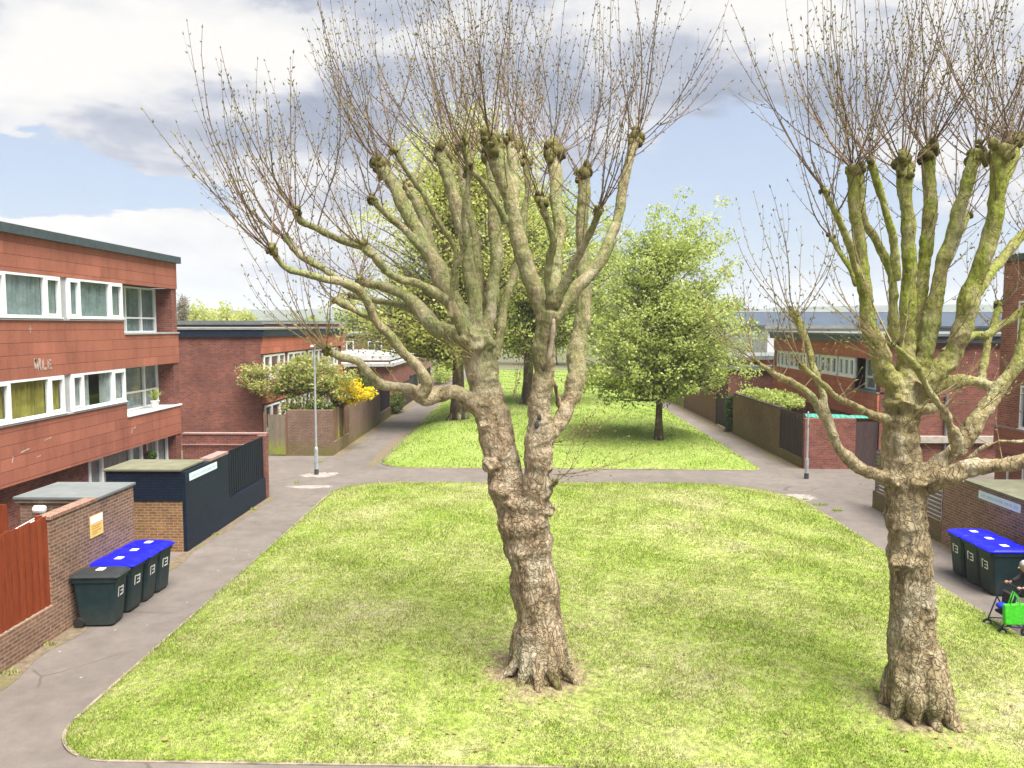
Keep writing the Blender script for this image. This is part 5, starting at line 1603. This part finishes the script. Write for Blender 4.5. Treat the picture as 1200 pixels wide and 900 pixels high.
leaf_blob('creeper', (13.1, 40, 0.0), [(0, 0, 2.5, 0.8, 3.9, .32), (-.6, 3.2, 2.3, 0.3, 0.8, .4)], M['leaf_bright'], 'yellow green creeper sprawling over the rough brown garden wall', 'creeper', None, 0.13, 5200, 21, clump=0.24)
leaf_blob('ivy', (12.2, 44.9, 0.0), [(0, 0, 1.2, .22, .45, 1.1)], M['leaf_dark'], 'dark green ivy column at the end of the rough brown garden wall', 'ivy', None, 0.10, 1900, 22, clump=0.2)
board_fence('garden_gate', 12.35, 45.6, 48.6, 0.05, 2.0, M['fence_dark'], 'dark garden gate beyond the ivy column')
board_fence('board_fence', 12.3, 48.8, 58, 0.03, 1.9, M['fence_brown'], 'brown board fence under the boughs of the young round tree')
board_fence('board_fence', 12.3, 58.3, 72, 0.03, 1.8, M['fence_grey'], 'grey board fence along the far right hand path')
mb = MB(); mb.box(12.2, 12.45, 72.3, 100, -0.02, 1.7); tag(obj('garden_wall', mb, M['brick_brown']), 'brown wall at the far end of the right hand path', 'wall')
leaf_blob('shrub', (12.9, 62, 0.0), [(0, 0, 2.0, 0.8, 3, .7)], M['leaf_mid'], 'green bush hanging over the grey board fence', 'shrub', None, 0.17, 1800, 24, clump=0.35)

ls = thing('lean_to', (15.5, 54, 0), 'low lean-to with a grey sheet roof behind the dark garden gate', 'shed')
mb = MB(); mb.box(13.4, 18.5, 50, 57, -0.02, 3.4); obj('wall', mb, M['brick_maroon'], ls)
mb = MB(); mb.box(13.2, 18.7, 49.8, 57.2, 3.4, 3.62); mb.box(13.6, 18.6, 50.4, 57, 4.0, 4.25); obj('roof', mb, M['roof_grey'], ls)
mb = MB(); mb.box(13.8, 18.5, 50.6, 56.8, 3.62, 4.0); obj('upper_wall', mb, M['brick_red'], ls)
wh = thing('white_house', (21, 63, 0), 'plain white rendered house end between the young tree and the red panelled house', 'house')
mb = MB(); mb.box(18.4, 30, 58, 70, -0.02, 6.0); obj('wall', mb, plain('white_render', (0.66, 0.67, 0.69), 0.8, 0.06), wh)
mb = MB(); mb.box(18.1, 30.3, 57.7, 70.3, 6.0, 6.25); obj('roof', mb, M['roof_felt'], wh)
ih = thing('industrial_hall', (36, 96, 0), 'long hall with a blue grey metal roof on the skyline', 'building')
mb = MB(); mb.box(24, 60, 88, 108, -0.02, 6.0); obj('wall', mb, M['roof_grey'], ih)
mb = MB()
mb.hexa([(23.5, 87.5, 6), (60.5, 87.5, 6), (60.5, 98, 7.7), (23.5, 98, 7.7), (23.5, 87.5, 6.2), (60.5, 87.5, 6.2), (60.5, 98, 7.95), (23.5, 98, 7.95)])
mb.hexa([(23.5, 98.01, 7.7), (60.5, 98.01, 7.7), (60.5, 108.5, 6), (23.5, 108.5, 6), (23.5, 98.01, 7.95), (60.5, 98.01, 7.95), (60.5, 108.5, 6.2), (23.5, 108.5, 6.2)])
obj('roof', mb, M['roof_blue'], ih)
mb = MB(); mb.box(23.6, 60.4, 97.8, 98.2, 7.955, 8.1); obj('ridge', mb, M['roof_white'], ih)

# ------------------------------------------------------------------ posts
def post(name, loc, h, label, cat, lantern):
    r = thing(name, loc, label, cat)
    x, y, z = loc
    mb = MB(); mb.lathe(loc, [(0.085, 0), (0.085, 1.05), (0.075, 1.12), (0.052, 1.16), (0.048, 1.2), (0.04, h)] if lantern else [(0.07, 0), (0.07, 0.8), (0.045, 0.86), (0.036, h - 0.04), (0.02, h)], 14); obj('pole', mb, M['steel'], r)
    mb = MB(); mb.lathe((x, y, z), [(0.092, -0.02), (0.092, 0.22), (0.087, 0.235)], 14); obj('sleeve', mb, M['steel_dark'], r)
    mb = MB(); mb.box(x - 0.045, x + 0.045, y - 0.092, y - 0.083, z + 0.5, z + 0.85); obj('access_door', mb, M['steel'], r)
    if lantern:
        mb = MB(); mb.tube([(x, y, z + h), (x, y, z + h + 0.12)], 0.05, 10); mb.hexa([(x - .07, y - .36, z + h + .1), (x + .07, y - .36, z + h + .1), (x + .06, y + .1, z + h + .1), (x - .06, y + .1, z + h + .1), (x - .05, y - .32, z + h + .17), (x + .05, y - .32, z + h + .17), (x + .05, y + .08, z + h + .19), (x - .05, y + .08, z + h + .19)])
        obj('lantern', mb, M['steel'], r)
    return r
post('lamp_post', tuple(G(371, 556, 0.0)), 5.25, 'slim grey lamp post standing in a worn concrete patch at the crossing', 'lamp post', True)
post('metal_post', tuple(G(945, 561, 0.0)), 2.75, 'short grey metal post at the corner of the maroon brick garden wall', 'post', False)
p = on_lawn(LB, 702, 452)
st = thing('tree_stump', p, 'small dark weathered stump far up the lawn', 'stump')
mb = MB(); mb.lathe((p.x, p.y, p.z - .2), [(0.34, 0), (0.28, 0.3), (0.26, 1.2), (0.22, 1.45), (0.1, 1.5)], 10); obj('trunk', mb, plain('dark_purple_wood', (0.07, 0.04, 0.05), 0.9, 0.3), st)
p = G(790, 467, 0.1)
mb = MB(); mb.lathe((p.x, p.y, 0), [(0.09, 0), (0.09, 1.1), (0.06, 1.16)], 10); tag(obj('bollard', mb, M['pot_white']), 'little white bollard by the far path behind the young tree', 'bollard')

# ------------------------------------------------------------------ person and pushchair at the frame edge
def skin_body(name, joints, edges, mat, parent, sub=2):
    names = list(joints)
    me = bpy.data.meshes.new(name)
    o0 = ORG[parent.name]
    me.from_pydata([tuple(Vector(joints[n][:3])) for n in names], [(names.index(a), names.index(b)) for a, b in edges], [])
    o = bpy.data.objects.new('tmp', me); col.objects.link(o)
    m1 = o.modifiers.new('skin', 'SKIN'); m1.use_smooth_shade = True
    for i, n in enumerate(names):
        r = joints[n][3]
        me.skin_vertices[0].data[i].radius = (r, joints[n][4] if len(joints[n]) > 4 else r)
    me.skin_vertices[0].data[0].use_root = True
    s = o.modifiers.new('sub', 'SUBSURF'); s.levels = sub; s.render_levels = sub
    dg = bpy.context.evaluated_depsgraph_get()
    nm = bpy.data.meshes.new_from_object(o.evaluated_get(dg))
    bpy.data.objects.remove(o); bpy.data.meshes.remove(me)
    nm.materials.clear(); nm.materials.append(mat); nm.name = name
    q = bpy.data.objects.new(name, nm); col.objects.link(q); q.parent = parent
    ORG[q.name] = o0
    return q


PX, PY = 10.50, 15.35
per = thing('person', (PX, PY, 0.0), 'grey haired person in a dark coat bending over the pushchair handle', 'person')
# joints relative to the base; the person faces -x
bj = {'pelvis': (0.16, 0, 0.88, 0.15, 0.13), 'waist': (0.08, 0, 1.04, 0.14, 0.12), 'chest': (-0.12, 0, 1.18, 0.16, 0.13), 'neck': (-0.27, 0, 1.25, 0.065),
      'sl': (-0.16, 0.18, 1.22, 0.075), 'el': (-0.24, 0.25, 1.05, 0.055), 'wl': (-0.44, 0.20, 0.97, 0.042),
      'sr': (-0.16, -0.18, 1.22, 0.075), 'er': (-0.24, -0.26, 1.05, 0.055), 'wr': (-0.44, -0.20, 0.97, 0.042)}
skin_body('coat', bj, [('pelvis', 'waist'), ('waist', 'chest'), ('chest', 'neck'), ('chest', 'sl'), ('sl', 'el'), ('el', 'wl'), ('chest', 'sr'), ('sr', 'er'), ('er', 'wr')], M['coat'], per)
lj = {'p': (0.16, 0, 0.86, 0.13, 0.12), 'hl': (0.15, 0.10, 0.78, 0.095), 'kl': (0.05, 0.11, 0.46, 0.065), 'al': (0.12, 0.11, 0.09, 0.045),
      'hr': (0.15, -0.10, 0.78, 0.095), 'kr': (0.16, -0.11, 0.46, 0.065), 'ar': (0.30, -0.11, 0.09, 0.045)}
skin_body('trousers', lj, [('p', 'hl'), ('hl', 'kl'), ('kl', 'al'), ('p', 'hr'), ('hr', 'kr'), ('kr', 'ar')], M['trousers'], per)
for (ax, ay) in ((0.12, 0.11), (0.30, -0.11)):
    skin_body('shoe', {'h': (ax + 0.05, ay, 0.05, 0.042), 'm': (ax - 0.06, ay, 0.045, 0.045), 't': (ax - 0.16, ay, 0.03, 0.032)}, [('h', 'm'), ('m', 't')], M['rubber'], per)
hj = {'neck': (-0.26, 0, 1.23, 0.055), 'jaw': (-0.33, 0, 1.28, 0.075, 0.07), 'head': (-0.345, 0, 1.35, 0.095, 0.085), 'top': (-0.33, 0, 1.42, 0.075, 0.07)}
hd = skin_body('head', hj, [('neck', 'jaw'), ('jaw', 'head'), ('head', 'top')], M['skin'], per)
mb = MB()
mb.ball((PX - 0.445, PY, 1.32), 0.022, 2, sc=(1.1, 0.7, 1.0))
for s in (-1, 1):
    mb.ball((PX - 0.335, PY + s * 0.088, 1.33), 0.026, 2, sc=(0.7, 0.4, 1.1))
obj('nose_and_ears', mb, M['skin'], hd, smooth=True)
mb = MB()
for s in (-1, 1): mb.ball((PX - 0.432, PY + s * 0.032, 1.355), 0.010, 1)
mb.box(PX - 0.435, PX - 0.425, PY - 0.022, PY + 0.022, 1.275, 1.281)
obj('eyes_and_mouth', mb, M['rubber'], hd)
mb = MB()
rs = random.Random(2)
mb.ball((PX - 0.315, PY, 1.385), 0.108, 3, sc=(1.0, 0.95, 0.92), amp=0.12, fr=6)
obj('hair', mb, M['hair_grey'], per, smooth=True)
for s in (-1, 1):
    hy = s * 0.20
    h_ = {'w': (-0.44, hy, 0.97, 0.03), 'p': (-0.50, hy, 0.965, 0.036, 0.026)}
    e_ = [('w', 'p')]
    hand = skin_body('hand', h_, e_, M['skin'], per, 1)
    for k_ in range(4):
        fy = hy + (k_ - 1.5) * 0.021
        L = (0.9, 1.0, 0.95, 0.8)[k_]
        skin_body('finger', {'a': (-0.51, fy, 0.972, 0.0095), 'b': (-0.545 - 0.008 * L, fy, 0.978, 0.0095), 'c': (-0.572, fy, 0.955, 0.009), 'd': (-0.562, fy, 0.93, 0.008)}, [('a', 'b'), ('b', 'c'), ('c', 'd')], M['skin'], hand, 1)
    ty = hy - s * 0.035
    skin_body('thumb', {'a': (-0.49, hy - s * 0.02, 0.955, 0.011), 'b': (-0.515, ty, 0.94, 0.0105), 'c': (-0.54, ty, 0.925, 0.009)}, [('a', 'b'), ('b', 'c')], M['skin'], hand, 1)

pc = thing('pushchair', (9.95, 15.35, 0.0), 'dark folding pushchair with small wheels at the edge of the path', 'pushchair')
cx, cy = 9.92, PY
mb = MB()
hx = PX - 0.545
mb.tube([(hx, cy - 0.26, 0.95), (hx, cy + 0.26, 0.95)], 0.016, 10)
for s in (-0.26, 0.26):
    mb.tube([(hx, cy + s, 0.95), (hx - 0.10, cy + s, 0.78), (cx - 0.30, cy + s * 0.9, 0.16)], 0.014, 8)
    mb.tube([(hx - 0.16, cy + s, 0.66), (hx + 0.12, cy + s, 0.13)], 0.014, 8)
    mb.tube([(cx - 0.28, cy + s * 0.9, 0.20), (hx + 0.10, cy + s, 0.17)], 0.012, 8)
mb.tube([(hx + 0.12, cy - 0.26, 0.13), (hx + 0.12, cy + 0.26, 0.13)], 0.012, 8)
mb.tube([(cx - 0.28, cy - 0.234, 0.17), (cx - 0.28, cy + 0.234, 0.17)], 0.012, 8)
obj('frame', mb, M['navy'], pc)
mb = MB()
mb.hexa([(cx - 0.18, cy - 0.2, 0.34), (hx - 0.02, cy - 0.2, 0.36), (hx - 0.02, cy + 0.2, 0.36), (cx - 0.18, cy + 0.2, 0.34), (cx - 0.20, cy - 0.2, 0.40), (hx - 0.04, cy - 0.2, 0.42), (hx - 0.04, cy + 0.2, 0.42), (cx - 0.20, cy + 0.2, 0.40)])
mb.hexa([(hx - 0.10, cy - 0.2, 0.43), (hx - 0.04, cy - 0.2, 0.43), (hx - 0.04, cy + 0.2, 0.43), (hx - 0.10, cy + 0.2, 0.43), (hx - 0.10, cy - 0.18, 0.80), (hx - 0.05, cy - 0.18, 0.82), (hx - 0.05, cy + 0.18, 0.82), (hx - 0.10, cy + 0.18, 0.80)])
obj('seat', mb, M['coat'], pc, bevel=0.015)
mb = MB(); mb.ball((cx - 0.14, cy, 0.52), 0.13, 2, sc=(0.9, 1.3, 0.6), amp=0.2); obj('footmuff', mb, M['pouch_blue'], pc, smooth=True)
for (wx, wy, r_) in ((cx - 0.30, -0.25, 0.085), (cx - 0.30, 0.25, 0.085), (hx + 0.12, -0.28, 0.10), (hx + 0.12, 0.28, 0.10)):
    mb = MB(); mb.tube([(wx, cy + wy - 0.02, r_), (wx, cy + wy + 0.02, r_)], r_, 18); w_ = obj('wheel', mb, M['rubber'], pc)
    mb = MB(); mb.tube([(wx, cy + wy - 0.024, r_), (wx, cy + wy + 0.024, r_)], r_ * 0.55, 14); obj('hub', mb, M['mark_white'], w_)
bg = thing('shopping_bag', (hx - 0.05, cy - 0.36, 0.35), 'bright green shopping bag hung on the side of the pushchair', 'bag')
mb = MB()
bx = hx - 0.20
mb.hexa([(bx - 0.19, cy - 0.44, 0.30), (bx + 0.17, cy - 0.44, 0.30), (bx + 0.17, cy - 0.31, 0.30), (bx - 0.19, cy - 0.31, 0.30), (bx - 0.21, cy - 0.41, 0.70), (bx + 0.19, cy - 0.41, 0.72), (bx + 0.19, cy - 0.33, 0.72), (bx - 0.21, cy - 0.33, 0.70)])
obj('body', mb, M['bag_green'], bg, bevel=0.02)
for yy in (-0.405, -0.335):
    mb = MB(); mb.tube([(bx - 0.10, cy + yy, 0.69), (bx - 0.06, cy + yy, 0.82), (bx + 0.01, cy + yy * 0.85, 0.94), (bx + 0.07, cy + yy, 0.83), (bx + 0.10, cy + yy, 0.69)], 0.010, 6); obj('strap', mb, M['bag_green'], bg)
# ------------------------------------------------------------------ background trees and hills
for i, (px, Y, top, wd, lf, lab) in enumerate((
        (232, 150, 356, 26, 'leaf_yellow', 'yellow green tree behind the roofs next to the bare poplar'),
        (262, 158, 358, 22, 'leaf_yellow', 'yellow green tree behind the roofs between two like it'),
        (285, 165, 362, 16, 'leaf_yellow', 'small yellow green tree behind the roofs nearest the blue hill'),
        (420, 128, 362, 40, 'leaf_mid', 'mid green tree over the far roofs under the drooping bough'),
        (480, 122, 340, 55, 'leaf_bright', 'broad green tree closing the end of the left hand path'),
        (560, 126, 330, 60, 'leaf_mid', 'dense green tree behind the trunk of the big pollard'),
        (650, 124, 335, 60, 'leaf_bright', 'green tree at the top of the lawn seen between the two stems'),
        (725, 120, 305, 60, 'leaf_mid', 'dense tree at the far end of the lawn beside the young round tree'),
        (800, 130, 340, 60, 'leaf_bright', 'pale green tree far behind the young round tree'),
        (862, 140, 352, 30, 'leaf_mid', 'green tree beyond the white house end'))):
    b = W(px, 382, Y); b.z = 0
    top_z = W(px, top, Y).z
    w = wd * Y / F
    leafy_tree('distant_tree', b, top_z, 0.4, [(0, 0, top_z * 0.56, w, w * 0.8, top_z * 0.42)], lab, 'tree', 'trees beyond the lawn', M[lf], M['bark_brown'], 60, 22, 0.5, 1.5, 40 + i, 0.2, 0.3)
b = W(214, 382, 140); b.z = 0
leafy_tree('poplar_tree', b, 13.2, 0.3, [(0, 0, 8.6, 1.1, 1.1, 4.4)], 'tall narrow pale poplar at the end of the cladded block', 'tree', None, M['leaf_bare'], M['bark_brown'], 60, 14, 0.28, 0.6, 77, 0.3, 0.1)

mb = MB()
xs = np.linspace(-2500, 2500, 160)
prevr = None
rows = []
for j, y in enumerate((1100, 1300, 1500, 1750, 2100)):
    row = []
    for x in xs:
        h = (0, 22, 46, 60, 30)[j] * (0.75 + 0.5 * noise.noise(Vector((x * 0.0015, j * 0.3, 2)))) + (6 * noise.noise(Vector((x * 0.02, y * 0.02, 5))) if j else -1)
        row.append((x, y, max(-1, h)))
    rows.append(row)
for a, b in zip(rows[:-1], rows[1:]):
    for i in range(len(xs) - 1):
        mb.face([a[i], a[i + 1], b[i + 1], b[i]])
k = NT('wooded_hill')
p = k.coord('Object')
k.color(k.ramp(k.noise(p, 0.02, 6, 0.7), [(0.35, (0.03, 0.05, 0.02)), (0.65, (0.09, 0.11, 0.05))]))
tag(obj('hills', mb, k.mat, smooth=True), kind='structure')

# far roofs and tree masses towards the hills, one sheet of countless crowns
mb = MB(); rs = random.Random(5)
for i in range(420):
    y = rs.uniform(230, 900); x = rs.uniform(-0.75, 0.75) * y
    r = rs.uniform(4, 8)
    mb.ball((x, y, r * 0.55), r, 1, sc=(1.2, 1.2, 0.8), amp=0.5)
tag(obj('far_woodland', mb, M['leaf_mid']), 'soft band of trees on the plain below the hills', 'woodland', kind='stuff')

# ------------------------------------------------------------------ haze
HAZE = 0.0004
if HAZE:
    mb = MB(); mb.box(-2650, 2650, -70, 3300, -2.0, 75)
    hz = bpy.data.materials.new('pale_air'); hz.use_nodes = True
    t = hz.node_tree; t.nodes.remove(t.nodes['Principled BSDF'])
    pv = t.nodes.new('ShaderNodeVolumePrincipled')
    pv.inputs['Color'].default_value = (0.86, 0.92, 1.0, 1)
    pv.inputs['Density'].default_value = HAZE
    t.links.new(pv.outputs[0], t.nodes['Material Output'].inputs['Volume'])
    tag(obj('haze', mb, hz), kind='stuff')

# ------------------------------------------------------------------ sky and sun
SUN_TO = Vector((0.27, -0.30, 0.91)).normalized()
elev = math.asin(SUN_TO.z); azim = math.atan2(SUN_TO.x, SUN_TO.y)
wd = bpy.data.worlds.new('World'); scene.world = wd
wd.use_nodes = True
k = NT.__new__(NT); k.t = wd.node_tree
bgn = k.t.nodes['Background']
sky = k.t.nodes.new('ShaderNodeTexSky')
sky.sky_type = 'NISHITA'; sky.sun_disc = False
sky.sun_elevation = elev; sky.sun_rotation = azim
sky.air_density = 1.0; sky.dust_density = 2.0; sky.ozone_density = 1.5
BG = 0.09
vec = k.coord('Generated')
s = k.xyz(vec)
az = k.math('ARCTAN2', s[0], s[1])
el = k.math('ARCSINE', s[2])
cmb = k.n('ShaderNodeCombineXYZ', X=az, Y=el, Z=0.0).outputs[0]
# clouds stretch along the horizon, more so lower down
stretch = k.n('ShaderNodeCombineXYZ', X=az, Y=k.math('MULTIPLY', k.math('POWER', k.math('MAXIMUM', el, 0.0), 0.8), 2.3), Z=0.0).outputs[0]
n1 = k.noise(stretch, 3.4, 9, 0.58, 0.4)
n2 = k.noise(k.mapping(stretch, (1, 1, 1), (0, 0, 0), (3.1, 1.7, 0)), 5.5, 9, 0.60, 0.3)
n3 = k.noise(k.mapping(stretch, (1, 1, 1), (0, 0, 0), (7.3, 4.2, 0)), 2.6, 6, 0.55)
warp = k.n('ShaderNodeTexNoise', Vector=stretch, Scale=7.0, Detail=6.0, Roughness=0.6).outputs[1]
wv = k.n('ShaderNodeVectorMath', operation='MULTIPLY_ADD', _0=warp, _1=(0.14, 0.10, 0.0), _2=cmb)
wv.inputs[2].default_value = (0, 0, 0)
k.t.links.new(cmb, wv.inputs[2])
wc = wv.outputs[0]


def dirpx(px, py):
    d = ray(px, py).normalized()
    return math.atan2(d.x, d.y), math.asin(d.z)


def blob(px, py, rx, ry):
    """soft patch of sky round one bearing and height"""
    a, e = dirpx(px, py)
    d = k.n('ShaderNodeVectorMath', operation='SUBTRACT', _0=wc, _1=(a + 0.07, e + 0.05, 0)).outputs[0]
    d = k.n('ShaderNodeVectorMath', operation='DIVIDE', _0=d, _1=(rx / F, ry / F, 1)).outputs[0]
    L = k.n('ShaderNodeVectorMath', operation='LENGTH', _0=d).outputs[1]
    return k.maprange(L, 1.35, 0.35, 0, 1, True)


cov = k.math('MULTIPLY_ADD', n1, 1.0, 0.12)       # cloud cover
def add(v, b, w):
    return k.math('ADD', v, k.math('MULTIPLY', b, w))
for b in ((120, 60, 260, 110, .45), (350, 90, 220, 110, .35), (180, 140, 120, 70, .35), (330, 190, 120, 45, .3), (100, 290, 260, 55, .35), (300, 265, 110, 45, .35), (600, 80, 260, 140, .3), (880, 30, 200, 60, .45), (1150, 60, 140, 120, .35),
          (40, 195, 150, 42, -.55), (150, 232, 170, 34, -.45), (272, 45, 36, 22, -.6), (860, 230, 190, 110, -.2), (1050, 250, 200, 90, -.1), (700, 220, 160, 80, -.12), (480, 250, 90, 40, .15)):
    cov = add(cov, blob(*b[:4]), b[4])
mask = k.maprange(cov, 0.50, 0.63, 0, 1, True)
shade = k.math('MULTIPLY_ADD', n2, 1.5, -0.32)
shade = k.math('ADD', shade, k.math('MULTIPLY_ADD', n3, 0.7, -0.35))
for b in ((260, 140, 150, 40, .18), (70, 28, 80, 30, .15), (340, 120, 80, 50, .1), (840, 150, 120, 110, .10), (900, 210, 150, 90, .08), (760, 90, 140, 60, .15), (470, 20, 60, 30, .2), (400, 120, 60, 60, .1),
          (160, 95, 150, 50, -.22), (60, 100, 120, 60, -.2), (220, 45, 180, 45, -.15), (120, 290, 240, 50, -.2), (610, 60, 160, 90, -.05), (560, 110, 220, 70, .22), (1000, 110, 160, 70, .22), (900, 20, 90, 35, -.3), (1150, 40, 100, 60, -.25), (330, 70, 60, 40, -.2)):
    shade = add(shade, blob(*b[:4]), b[4])
cl = k.ramp(shade, [(0.15, (0.97, 0.95, 0.915)), (0.36, (0.84, 0.84, 0.85)), (0.56, (0.55, 0.58, 0.67)), (0.82, (0.36, 0.41, 0.52))])
SKY_L = 1.42
cloud = k.mix(1.0, cl, (SKY_L, SKY_L, SKY_L), 'MULTIPLY')
blue = k.mix(1.0, sky.outputs[0], (0.33, 0.33, 0.33), 'MULTIPLY')
c = k.mix(mask, k.mix(0.68, blue, (SKY_L * 0.52, SKY_L * 0.585, SKY_L * 0.72)), cloud)
# pale veil towards the horizon
hz_ = k.maprange(el, 0.11, 0.0, 0, 0.7, True)
c = k.mix(hz_, c, (SKY_L * 0.70, SKY_L * 0.75, SKY_L * 0.84))
k.t.links.new(c, bgn.inputs[0])
bgn.inputs[1].default_value = BG

sd_ = bpy.data.lights.new('sun', 'SUN')
sd_.energy = 1.5; sd_.angle = R(42); sd_.color = (1.0, 0.955, 0.88)
so = bpy.data.objects.new('sun', sd_); so.location = (20, 5, 40)
so.rotation_euler = SUN_TO.to_track_quat('Z', 'Y').to_euler()
col.objects.link(so)

scene.view_settings.view_transform = 'Standard'
scene.view_settings.look = 'None'
scene.view_settings.exposure = 3.0
scene.view_settings.gamma = 1.0
scene.cycles.max_bounces = 8
scene.cycles.diffuse_bounces = 5
scene.cycles.transparent_max_bounces = 12
scene.cycles.volume_bounces = 0
scene.cycles.use_adaptive_sampling = True
